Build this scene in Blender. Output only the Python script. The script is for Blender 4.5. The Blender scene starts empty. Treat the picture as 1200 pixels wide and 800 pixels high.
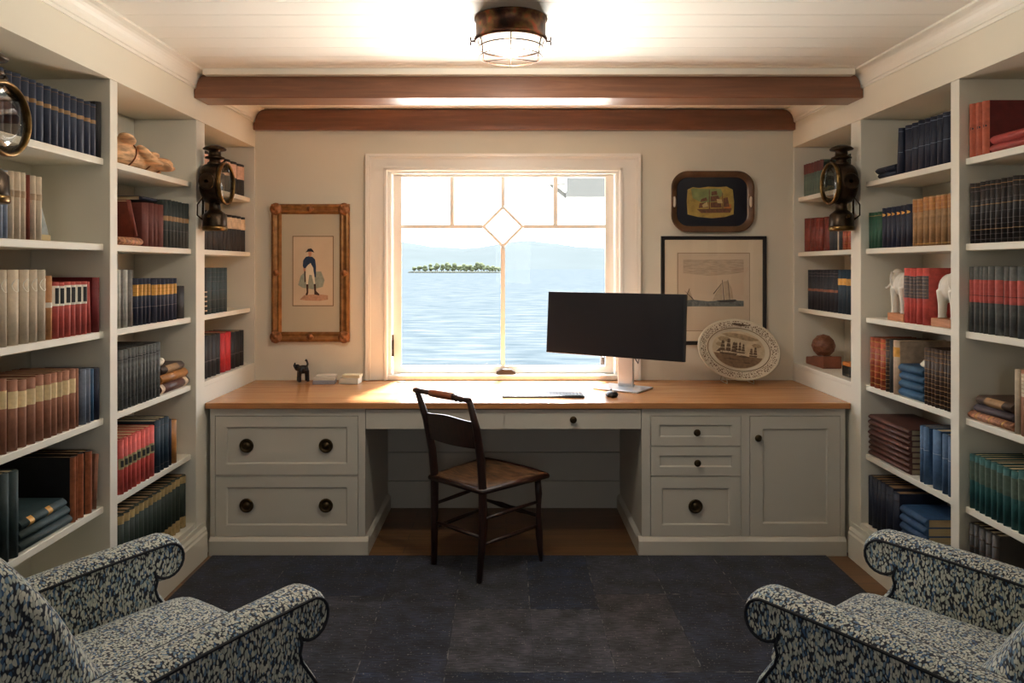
import bpy, bmesh, math, random
from math import pi, sin, cos, radians as R
from mathutils import Vector, Matrix
random.seed(7)
SC = bpy.context.scene
COL = SC.collection
E = 1.4426            # eye height
FL, FR = 1.502, 1.719 # distance of the left / right bookcase faces from the camera axis
WALL = 4.5            # distance of the window wall
DF = 3.76             # cabinet fronts
def zp(y, Y=DF): return E - (y - 312.0) * Y / 880.0
def xp(x, Y=DF): return (x - 593.0) * Y / 880.0

# ------------------------------------------------------------------ materials
MATS = {}
def srgb(c):
    return tuple((v/255/12.92 if v/255 <= .04045 else ((v/255+.055)/1.055)**2.4) for v in c) + (1,)
def mat(name, col, rough=.6, metal=0, noise=0, nscale=30, bump=0, bscale=200, rnd=0, spec=.5, coat=0, emit=0, stretch=None, sheen=0):
    if name in MATS: return MATS[name]
    m = bpy.data.materials.new(name); m.use_nodes = True; MATS[name] = m
    nt = m.node_tree; N = nt.nodes; L = nt.links; b = N['Principled BSDF']
    c = srgb(col)
    b.inputs['Base Color'].default_value = c
    b.inputs['Roughness'].default_value = rough; b.inputs['Metallic'].default_value = metal
    b.inputs['Specular IOR Level'].default_value = spec; b.inputs['Coat Weight'].default_value = coat
    b.inputs['Coat Roughness'].default_value = .15; b.inputs['Sheen Weight'].default_value = sheen
    if emit:
        b.inputs['Emission Color'].default_value = c; b.inputs['Emission Strength'].default_value = emit
    tc = N.new('ShaderNodeTexCoord'); src = tc.outputs['Object']
    if stretch:
        mp = N.new('ShaderNodeMapping'); mp.inputs['Scale'].default_value = stretch
        L.new(src, mp.inputs[0]); src = mp.outputs[0]
    if noise or rnd:
        hsv = N.new('ShaderNodeHueSaturation'); hsv.inputs['Color'].default_value = c
        val = None
        if noise:
            n = N.new('ShaderNodeTexNoise'); n.inputs['Scale'].default_value = nscale; n.inputs['Detail'].default_value = 4
            L.new(src, n.inputs['Vector'])
            mr = N.new('ShaderNodeMapRange'); mr.inputs[1].default_value = .3; mr.inputs[2].default_value = .7
            mr.inputs[3].default_value = 1-noise; mr.inputs[4].default_value = 1+noise
            L.new(n.outputs[0], mr.inputs[0]); val = mr.outputs[0]
        if rnd:
            oi = N.new('ShaderNodeObjectInfo'); m2 = N.new('ShaderNodeMapRange')
            m2.inputs[3].default_value = 1-rnd; m2.inputs[4].default_value = 1+rnd
            L.new(oi.outputs['Random'], m2.inputs[0])
            if val:
                mm = N.new('ShaderNodeMath'); mm.operation = 'MULTIPLY'; L.new(val, mm.inputs[0]); L.new(m2.outputs[0], mm.inputs[1]); val = mm.outputs[0]
            else: val = m2.outputs[0]
        L.new(val, hsv.inputs['Value']); L.new(hsv.outputs[0], b.inputs['Base Color'])
    if bump:
        n2 = N.new('ShaderNodeTexNoise'); n2.inputs['Scale'].default_value = bscale; n2.inputs['Detail'].default_value = 3
        L.new(src, n2.inputs['Vector'])
        bp = N.new('ShaderNodeBump'); bp.inputs['Strength'].default_value = bump; bp.inputs['Distance'].default_value = .002
        L.new(n2.outputs[0], bp.inputs['Height']); L.new(bp.outputs[0], b.inputs['Normal'])
    return m
def nodes(m): return m.node_tree.nodes, m.node_tree.links, m.node_tree.nodes['Principled BSDF']
def ramp(N, stops, interp='LINEAR'):
    r = N.new('ShaderNodeValToRGB'); e = r.color_ramp.elements; r.color_ramp.interpolation = interp
    e[0].position, e[0].color = stops[0][0], srgb(stops[0][1]); e[1].position, e[1].color = stops[-1][0], srgb(stops[-1][1])
    for p, c in stops[1:-1]:
        k = e.new(p); k.color = srgb(c)
    return r
def wood(name, dark, mid, light, rough=.35, axis=0, scale=1.0, coat=0):
    m = mat(name, mid, rough, coat=coat); N, L, b = nodes(m)
    tc = N.new('ShaderNodeTexCoord'); mp = N.new('ShaderNodeMapping')
    s = [14*scale]*3; s[axis] = .9*scale; mp.inputs['Scale'].default_value = s
    L.new(tc.outputs['Object'], mp.inputs[0])
    n = N.new('ShaderNodeTexNoise'); n.inputs['Scale'].default_value = 2.2; n.inputs['Detail'].default_value = 8; n.inputs['Roughness'].default_value = .65; n.inputs['Distortion'].default_value = .6
    L.new(mp.outputs[0], n.inputs['Vector'])
    r = ramp(N, [(.28, dark), (.5, mid), (.72, light)]); L.new(n.outputs[0], r.inputs[0]); L.new(r.outputs[0], b.inputs['Base Color'])
    bp = N.new('ShaderNodeBump'); bp.inputs['Strength'].default_value = .15; bp.inputs['Distance'].default_value = .002
    L.new(n.outputs[0], bp.inputs['Height']); L.new(bp.outputs[0], b.inputs['Normal'])
    return m

M_wall = mat('wall_paint', (224, 217, 198), .7, noise=.015, nscale=3, bump=.06, bscale=300)
M_ceil = mat('ceiling_paint', (243, 239, 228), .55)
M_crown = mat('crown_paint', (240, 235, 222), .5)
M_case = mat('bookcase_paint', (226, 222, 208), .45, noise=.01, nscale=4)
M_cab = mat('cabinet_paint', (198, 193, 181), .42, noise=.012, nscale=4)
M_trimw = mat('trim_paint', (240, 237, 228), .35)
M_top = wood('desk_oak', (158, 104, 60), (184, 126, 76), (204, 148, 94), .27, 0, coat=.15)
M_beam = wood('beam_wood', (104, 66, 46), (124, 80, 56), (144, 96, 68), .33, 0, coat=.1)
M_dark = wood('dark_chair_wood', (30, 16, 12), (44, 24, 19), (62, 34, 26), .32, 2, 3)
M_handle = wood('worn_handle_wood', (110, 58, 34), (140, 76, 46), (160, 92, 60), .35, 0, 3)
M_bronze = mat('aged_bronze', (72, 58, 38), .38, .85, noise=.5, nscale=60)
M_brass = mat('brass', (118, 92, 54), .30, .95, noise=.4, nscale=40)
M_black = mat('black_metal', (26, 24, 24), .4, .4)
M_gold = mat('gilded_frame', (150, 106, 62), .36, .6, noise=.35, nscale=25, bump=.3, bscale=120)
M_orn = mat('gilded_carving', (150, 100, 62), .42, .55, noise=.4, nscale=60, bump=.5, bscale=90)
M_wire = mat('brown_wire', (84, 62, 48), .35, .8)
M_pages = mat('page_paper', (196, 176, 138), .85, noise=.12, nscale=6, stretch=(1, 60, 1))
M_pagesd = mat('aged_page_paper', (150, 120, 84), .85, noise=.12, nscale=6, stretch=(1, 60, 1))
M_gilt = mat('gilt', (196, 150, 78), .4, .35)
M_white = mat('glazed_white', (228, 224, 212), .3, bump=.1, bscale=60)

M_rear = mat('unseen_dark_wall', (84, 66, 52), .6, noise=.2, nscale=3)  # for unseen walls near the camera, made dark to cut bounced light
# floor planks
M_floor = mat('oak_floor', (128, 84, 48), .35); N, L, b = nodes(M_floor)
tc = N.new('ShaderNodeTexCoord'); br = N.new('ShaderNodeTexBrick')
br.inputs['Scale'].default_value = 1; br.inputs['Brick Width'].default_value = 1.4; br.inputs['Row Height'].default_value = .09
br.inputs['Mortar Size'].default_value = .0015; br.offset = .37
br.inputs['Color1'].default_value = srgb((128, 92, 56)); br.inputs['Color2'].default_value = srgb((108, 77, 46)); br.inputs['Mortar'].default_value = srgb((50, 32, 20))
mp = N.new('ShaderNodeMapping'); mp.inputs['Scale'].default_value = (1, 1, 1); L.new(tc.outputs['Object'], mp.inputs[0]); L.new(mp.outputs[0], br.inputs[0])
mp2 = N.new('ShaderNodeMapping'); mp2.inputs['Scale'].default_value = (1.2, 22, 1); L.new(tc.outputs['Object'], mp2.inputs[0])
n = N.new('ShaderNodeTexNoise'); n.inputs['Scale'].default_value = 2; n.inputs['Detail'].default_value = 6; L.new(mp2.outputs[0], n.inputs[0])
mx = N.new('ShaderNodeMix'); mx.data_type = 'RGBA'; mx.blend_type = 'MULTIPLY'; mx.inputs[0].default_value = .7
rr = ramp(N, [(.3, (175, 165, 155)), (.7, (255, 250, 245))]); L.new(n.outputs[0], rr.inputs[0])
L.new(br.outputs[0], mx.inputs[6]); L.new(rr.outputs[0], mx.inputs[7]); L.new(mx.outputs[2], b.inputs['Base Color'])

# ceiling boards running side to side
N, L, b = nodes(M_ceil)
tc = N.new('ShaderNodeTexCoord'); sp = N.new('ShaderNodeSeparateXYZ'); L.new(tc.outputs['Object'], sp.inputs[0])
md = N.new('ShaderNodeMath'); md.operation = 'PINGPONG'; md.inputs[1].default_value = .07; L.new(sp.outputs[1], md.inputs[0])
mr = N.new('ShaderNodeMapRange'); mr.inputs[1].default_value = 0; mr.inputs[2].default_value = .004; L.new(md.outputs[0], mr.inputs[0])
bp = N.new('ShaderNodeBump'); bp.inputs['Strength'].default_value = 1; bp.inputs['Distance'].default_value = .004
L.new(mr.outputs[0], bp.inputs['Height']); L.new(bp.outputs[0], b.inputs['Normal'])

# leaf-print upholstery
def leaf_fabric():
    m = mat('leaf_print_fabric', (120, 125, 125), .85, sheen=.2); N, L, b = nodes(m)
    tc = N.new('ShaderNodeTexCoord'); mp = N.new('ShaderNodeMapping'); mp.inputs['Scale'].default_value = (1.0, 1.3, .62); mp.inputs['Rotation'].default_value = (.3, .5, .6)
    L.new(tc.outputs['Object'], mp.inputs[0])
    nn = N.new('ShaderNodeTexNoise'); nn.inputs['Scale'].default_value = 35; L.new(mp.outputs[0], nn.inputs[0])
    ad = N.new('ShaderNodeMix'); ad.data_type = 'VECTOR'; ad.inputs[0].default_value = .018; L.new(mp.outputs[0], ad.inputs[4]); L.new(nn.outputs[1], ad.inputs[5])
    v = N.new('ShaderNodeTexVoronoi'); v.feature = 'F1'; v.inputs['Scale'].default_value = 142
    v2 = N.new('ShaderNodeTexVoronoi'); v2.feature = 'F1'; v2.inputs['Scale'].default_value = 142
    L.new(ad.outputs[1], v.inputs['Vector']); L.new(ad.outputs[1], v2.inputs['Vector'])
    sp = N.new('ShaderNodeSeparateColor'); L.new(v2.outputs['Color'], sp.inputs[0])
    cells = ramp(N, [(0, (204, 206, 192)), (.38, (176, 184, 174)), (.62, (112, 140, 162)), (.78, (210, 212, 200)), (.9, (58, 92, 130))], 'CONSTANT')
    L.new(sp.outputs[0], cells.inputs[0])
    edge = N.new('ShaderNodeMapRange'); edge.inputs[1].default_value = .66; edge.inputs[2].default_value = .5; L.new(v.outputs['Distance'], edge.inputs[0])
    mx = N.new('ShaderNodeMix'); mx.data_type = 'RGBA'; mx.inputs[6].default_value = srgb((26, 32, 46))
    L.new(edge.outputs[0], mx.inputs[0]); L.new(cells.outputs[0], mx.inputs[7]); L.new(mx.outputs[2], b.inputs['Base Color'])
    return m
M_fab = leaf_fabric()
M_pipe = mat('navy_piping', (16, 20, 30), .7)

def glass(name, tint=(255, 255, 255), refl=.06, rough=.02):
    m = bpy.data.materials.new(name); m.use_nodes = True; N = m.node_tree.nodes; L = m.node_tree.links
    N.clear(); o = N.new('ShaderNodeOutputMaterial'); t = N.new('ShaderNodeBsdfTransparent'); g = N.new('ShaderNodeBsdfGlossy'); x = N.new('ShaderNodeMixShader')
    t.inputs[0].default_value = srgb(tint); g.inputs['Roughness'].default_value = rough; x.inputs[0].default_value = refl
    L.new(t.outputs[0], x.inputs[1]); L.new(g.outputs[0], x.inputs[2]); L.new(x.outputs[0], o.inputs[0]); return m
M_glass = glass('window_glass', refl=.004)
M_lens = glass('lantern_glass', (225, 225, 220), .12)

# ------------------------------------------------------------------ geometry helpers
def box(bm, x0, x1, y0, y1, z0, z1):
    v = [bm.verts.new((x, y, z)) for x in (x0, x1) for y in (y0, y1) for z in (z0, z1)]
    for f in ((0,1,3,2),(4,6,7,5),(0,4,5,1),(2,3,7,6),(0,2,6,4),(1,5,7,3)): bm.faces.new([v[i] for i in f])
    return v
def ring(bm, c, r, n, ax, up, sx=1, sy=1):
    return [bm.verts.new(c + (ax*cos(2*pi*i/n)*r*sx) + (up*sin(2*pi*i/n)*r*sy)) for i in range(n)]
def bridge(bm, a, b, smooth=True, closed=True):
    n = len(a)
    for i in range(n if closed else n-1):
        f = bm.faces.new((a[i], a[(i+1) % n], b[(i+1) % n], b[i])); f.smooth = smooth
def tube(bm, pts, rad, n=10, closed=False):
    pts = [Vector(p) for p in pts]; m = len(pts)
    if not hasattr(rad, '__len__'): rad = [rad]*m
    rs = []; up = None
    for i in range(m):
        if closed: t = pts[(i+1) % m] - pts[i-1]
        else: t = pts[min(i+1, m-1)] - pts[max(i-1, 0)]
        t.normalize()
        if up is None:
            up = Vector((0,0,1)) if abs(t.z) < .9 else Vector((1,0,0))
        a = t.cross(up).normalized(); u = a.cross(t).normalized(); up = u
        rs.append(ring(bm, pts[i], rad[i], n, a, u))
    for i in range(m-1): bridge(bm, rs[i], rs[i+1])
    if closed: bridge(bm, rs[-1], rs[0])
    else:
        bm.faces.new(rs[0]); bm.faces.new(rs[-1])
def lathe(bm, prof, c=(0,0,0), axis='z', n=24, a0=0, a1=2*pi, cap=True, sx=1, sy=1):
    c = Vector(c); full = abs(a1-a0-2*pi) < 1e-6; m = n if full else n+1; rs = []
    for r, h in prof:
        row = []
        for i in range(m):
            a = a0 + (a1-a0)*i/n; p, q = r*cos(a)*sx, r*sin(a)*sy
            v = {'z': (p, q, h), 'x': (h, p, q), 'y': (p, h, q)}[axis]
            row.append(bm.verts.new(c + Vector(v)))
        rs.append(row)
    for i in range(len(rs)-1): bridge(bm, rs[i], rs[i+1], True, full)
    if cap and full:
        if prof[0][0] > 1e-5: bm.faces.new(rs[0])
        if prof[-1][0] > 1e-5: bm.faces.new(rs[-1])
def prism(bm, pts, y0, y1, plane='xz'):
    def mk(p, y): return {'xz': (p[0], y, p[1]), 'xy': (p[0], p[1], y), 'yz': (y, p[0], p[1])}[plane]
    a = [bm.verts.new(mk(p, y0)) for p in pts]; b = [bm.verts.new(mk(p, y1)) for p in pts]
    bm.faces.new(a); bm.faces.new(b); bridge(bm, a, b, False)
def ellipsoid(bm, c, r, rot=None, u=14, v=9):
    mtx = Matrix.Translation(c) @ (rot.to_4x4() if rot else Matrix.Identity(4)) @ Matrix.Diagonal((*r, 1))
    res = bmesh.ops.create_uvsphere(bm, u_segments=u, v_segments=v, radius=1, matrix=mtx)
    for x in res['verts']:
        for f in x.link_faces: f.smooth = True
def sweep(bm, x0, x1, z0, z1, y, prof):
    """rectangular frame: prof = [(inset, depth toward the room)]"""
    rows = []
    for i, d in prof:
        rows.append([bm.verts.new((x, y-d, z)) for x, z in ((x0+i, z0+i), (x1-i, z0+i), (x1-i, z1-i), (x0+i, z1-i))])
    for k in range(len(rows)-1): bridge(bm, rows[k], rows[k+1], False)
    bridge(bm, rows[-1], rows[0], False)
def ob(name, bm, m, parent=None, loc=None, bevel=0, seg=2, rot=None, world=False, mods=()):
    """link bm as one object; world=True: bm is in world space and parent is an unrotated root"""
    bmesh.ops.remove_doubles(bm, verts=bm.verts, dist=1e-6)
    bmesh.ops.recalc_face_normals(bm, faces=bm.faces)
    if world and parent is not None: bmesh.ops.translate(bm, verts=bm.verts, vec=-Vector(parent.location))
    me = bpy.data.meshes.new(name); bm.to_mesh(me); bm.free()
    if m: me.materials.append(m)
    o = bpy.data.objects.new(name, me); COL.objects.link(o)
    if parent: o.parent = parent
    if loc is not None: o.location = loc
    if rot is not None: o.rotation_euler = rot
    if bevel:
        b = o.modifiers.new('Bevel', 'BEVEL'); b.width = bevel; b.segments = seg; b.limit_method = 'ANGLE'; b.angle_limit = R(50)
    return o
def B(): return bmesh.new()
def boxes(name, lst, m, parent=None, **k):
    bm = B()
    for t in lst: box(bm, *t)
    return ob(name, bm, m, parent, **k)
def recentre(o):
    """put the origin of a top-level mesh at the middle of its base"""
    vs = o.data.vertices; lo = [min(v.co[i] for v in vs) for i in range(3)]; hi = [max(v.co[i] for v in vs) for i in range(3)]
    c = Vector(((lo[0]+hi[0])/2, (lo[1]+hi[1])/2, lo[2]))
    o.data.transform(Matrix.Translation(-c)); o.location = Vector(o.location) + c
    return o
def tag(o, label, cat, group=None, kind=None):
    o['label'] = label; o['category'] = cat
    if group: o['group'] = group
    if kind: o['kind'] = kind
    return o
def thing(name, loc, label, cat, group=None, rz=0):
    o = bpy.data.objects.new(name, None); COL.objects.link(o); o.location = loc; o.rotation_euler = (0, 0, rz); o.empty_display_size = .05
    return tag(o, label, cat, group)
def struct(o, label=None):
    o['kind'] = 'structure'
    if label: o['label'] = label
    return o
def copy_tree(o, parent=None):
    c = o.copy(); COL.objects.link(c); c.parent = parent
    for ch in list(o.children): copy_tree(ch, c)
    return c

# ------------------------------------------------------------------ room shell
YB = -1.4
struct(boxes('floor', [(-2.2, 2.4, YB-.1, 4.62, -.05, 0)], M_floor), 'brown oak floor')
struct(boxes('ceiling', [(-2.2, 2.4, YB-.1, 4.62, 2.38, 2.43)], M_ceil), 'cream boarded ceiling')
OX0, OX1, OZ0, OZ1 = -.706, .675, .775, 2.01
struct(boxes('wall_back', [(-2.2, OX0, WALL, 4.62, 0, 2.38), (OX1, 2.4, WALL, 4.62, 0, 2.38), (OX0, OX1, WALL, 4.62, 0, OZ0), (OX0, OX1, WALL, 4.62, OZ1, 2.38)], M_wall), 'cream wall around the window')
for s, F, nm in ((-1, FL, 'wall_left'), (1, FR, 'wall_right')):
    a, b_ = sorted((s*F, s*(F+.33)))
    c, d_ = sorted((s*(F+.317), s*(F+.36)))
    struct(boxes('wall_side', [(a, b_, YB, 2.03, 0, 2.155)], M_rear), 'unseen side wall, darkened to cut bounced light')
    struct(boxes(nm, [(a, b_, YB, WALL, 2.155, 2.38), (c, d_, 2.03, WALL, 0, 2.155)], M_wall), 'cream wall above the built-in bookcase')
    # cove crown moulding
    pr = [(0, 2.300), (-.006, 2.300), (-.006, 2.312), (-.012, 2.315)]
    for k in range(7):
        t = k/6*pi/2; pr.append((-.012-.046*(1-cos(t)), 2.315+.055*sin(t)))
    pr += [(-.066, 2.372), (-.066, 2.38), (0, 2.38)]
    bm = B(); prism(bm, [(s*(F+p), z) for p, z in pr], YB, WALL, 'xz'); struct(ob('trim_1' if s < 0 else 'trim_2', bm, M_crown), 'cove moulding under the ceiling')
# rear wall behind the camera, with a wide opening that lets daylight in
struct(boxes('wall_front', [(-2.2, -.15, YB-.1, YB, 0, 2.38), (.35, 2.4, YB-.1, YB, 0, 2.38), (-.15, .35, YB-.1, YB, 0, 1.2), (-.15, .35, YB-.1, YB, 2.0, 2.38)], M_rear), 'wall behind the viewer with a wide opening')
struct(boxes('beam_shadow_strip', [(-FL+.066, FR-.066, 3.555, 3.60, 2.352, 2.38)], M_crown), 'cream strip standing in for the beam shadow on the ceiling')  # added strip where the ceiling only has the beam's shadow
# shiplap under the desk
bl = []; z = .0
for h in (.165, .17, .17, .17):
    bl.append((-.705, .68, 4.482, 4.5, z, z+h-.004)); z += h
struct(boxes('trim_4', bl, M_cab, bevel=.002), 'painted boards behind the knee space')

# ------------------------------------------------------------------ beams
def beam(y0, y1, label):
    r = .062; z0, z1 = 2.252, 2.374
    pts = [(-FL+.001, z0), (FR-.001, z0)]
    pts += [(FR-.001, z0+.042), (FR-.008, z0+.046)]
    for k in range(8):
        t = k/7*pi/2; pts.append((FR-.012-r*(1-cos(t)), z0+.05+(z1-z0-.05)*sin(t)))
    for k in range(7, -1, -1):
        t = k/7*pi/2; pts.append((-FL+.012+r*(1-cos(t)), z0+.05+(z1-z0-.05)*sin(t)))
    pts += [(-FL+.008, z0+.046), (-FL+.001, z0+.042)]
    bm = B(); prism(bm, pts, y0, y1, 'xz')
    o = ob('ceiling_beam', bm, M_beam, bevel=.004); recentre(o)
    tag(o, label, 'beam', None)
beam(3.61, 3.775, 'long red-brown wooden ceiling beam nearest the ceiling light, with rounded ends')
beam(4.455, 4.5, 'shorter looking red-brown wooden beam against the wall above the window')

# ------------------------------------------------------------------ bookcases
LEV = [.200, .534, .868, 1.196, 1.528, 1.852]
SH = .025
def bookcase(s, F, label):
    root = thing('built_in_bookcase', (s*(F+.16), 3.26, 0), label, 'bookcase', 'white built-in bookcases')
    def bx(d0, d1, y0, y1, z0, z1):
        a, b_ = sorted((s*(F+d0), s*(F+d1))); return (a, b_, y0, y1, z0, z1)
    boxes('back_panel', [bx(.302, .316, 2.03, 4.499, .001, 2.154)], M_case, root, world=True)
    for y0, y1 in ((2.03, 2.10), (2.850, 2.904), (3.641, 3.744), (4.484, 4.499)):
        boxes('divider', [bx(0.0005, .302, y0, y1, .17, 2.154)], M_case, root, world=True, bevel=.002)
    for (y0, y1, ks) in ((2.10, 2.85, range(0, 6)), (2.904, 3.641, range(0, 6)), (3.744, 4.484, range(2, 6))):
        for k in ks:
            boxes('shelf', [bx(SH if not (k == 0 or (k == 2 and y0 > 3.7)) else .001, .302, y0, y1, LEV[k]-.026, LEV[k])], M_case, root, world=True, bevel=.003)
    boxes('desk_side_panel', [bx(.003, .02, 3.744, 4.484, .0, LEV[2]-.026)], M_case, root, world=True)
    # base with stepped cap moulding
    bm = B(); pr = [(0.001, 0.0), (-.018, 0.0), (-.018, .118), (-.013, .128), (-.013, .138), (-.004, .152), (-.004, .174), (0.001, .174)]
    prism(bm, [(s*(F+p), z) for p, z in pr], 2.03, 3.735, 'xz')
    box(bm, *bx(0.001, .29, 2.03, 3.744, 0, .1735)); ob('base_moulding', bm, M_case, root, world=True)
bookcase(-1, FL, 'tall white built-in bookcase along the left wall')
bookcase(1, FR, 'tall white built-in bookcase along the right wall')

# ------------------------------------------------------------------ books
def bm_mat(name, col, rough=.6, **k):
    k.setdefault('noise', .18); k.setdefault('nscale', 45); k.setdefault('bump', .25); k.setdefault('bscale', 400); k.setdefault('rnd', .13)
    return mat(name, col, rough, **k)
C = {
 'navy': bm_mat('navy_cloth', (42, 52, 74)), 'navyd': bm_mat('dark_navy_cloth', (28, 36, 56)), 'black': bm_mat('black_cloth', (30, 30, 32)),
 'cream': bm_mat('cream_vellum', (206, 190, 166), noise=.12), 'paleblue': bm_mat('pale_blue_cloth', (150, 162, 182)), 'rust': bm_mat('rust_cloth', (120, 52, 34)),
 'tan': bm_mat('tan_cloth', (196, 140, 92)), 'red': bm_mat('red_cloth', (184, 84, 76)), 'dred': bm_mat('dark_red_cloth', (104, 24, 26)),
 'pinkbrown': bm_mat('brown_pink_cloth', (158, 108, 84)), 'greyblue': bm_mat('grey_blue_cloth', (104, 116, 134)), 'blue': bm_mat('blue_cloth', (46, 86, 118)),
 'teal': bm_mat('dark_teal_cloth', (44, 62, 64)), 'leather': bm_mat('brown_leather', (146, 84, 52), .45, noise=.35), 'maroon': bm_mat('maroon_cloth', (98, 46, 38)),
 'greenblack': bm_mat('green_black_cloth', (40, 50, 48)), 'grey': bm_mat('grey_cloth', (112, 108, 102), noise=.3), 'steel': bm_mat('embossed_grey_cloth', (88, 90, 88), noise=.45, nscale=70),
 'white': bm_mat('white_cloth', (196, 196, 188)), 'dteal': bm_mat('deep_blue_cloth', (30, 52, 66)), 'bgreen': bm_mat('bottle_green_cloth', (34, 48, 40)),
 'green': bm_mat('green_cloth', (36, 84, 62)), 'dgreen': bm_mat('grey_green_cloth', (88, 106, 94)), 'ltan': bm_mat('light_tan_cloth', (156, 120, 80), noise=.25),
 'orange': bm_mat('orange_red_leather', (158, 72, 42), .45, noise=.3), 'brown': bm_mat('dark_brown_leather', (72, 54, 44), .45, noise=.35), 'choc': bm_mat('chocolate_leather', (92, 56, 46), .45),
 'slate': bm_mat('slate_cloth', (92, 94, 92), noise=.3), 'seagreen': bm_mat('sea_green_cloth', (42, 92, 92)), 'ink': bm_mat('ink_leather', (34, 30, 30), .4),
 'bluebook': bm_mat('faded_blue_cloth', (70, 100, 134)), 'stackblue': bm_mat('stack_blue_cloth', (44, 78, 116)), 'scarlet': bm_mat('scarlet_cloth', (186, 34, 38)),
 'brick': bm_mat('brick_cloth', (170, 84, 58)), 'purple': bm_mat('purple_black_cloth', (70, 60, 66)), 'amber': bm_mat('amber_leather', (176, 116, 56), .4),
 'coral': bm_mat('coral_cloth', (202, 84, 76)), 'ochre': bm_mat('ochre_leather', (164, 142, 96), noise=.3), 'beige': bm_mat('beige_paper', (198, 172, 142)),
 'lcream': bm_mat('label_cream', (228, 206, 160), noise=.15), 'lwhite': bm_mat('label_white', (240, 236, 222), noise=.05), 'pinkl': bm_mat('label_pink', (206, 164, 142)),
 'lolive': bm_mat('label_olive', (150, 142, 104)), 'lgold': bm_mat('label_gold', (206, 154, 74), .4, metal=.2), 'lgrey': bm_mat('label_grey', (96, 88, 88)),
 'ldark': bm_mat('label_dark', (40, 42, 44)), 'marble': bm_mat('marbled_paper', (172, 118, 88), noise=.6, nscale=80),
}
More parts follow.
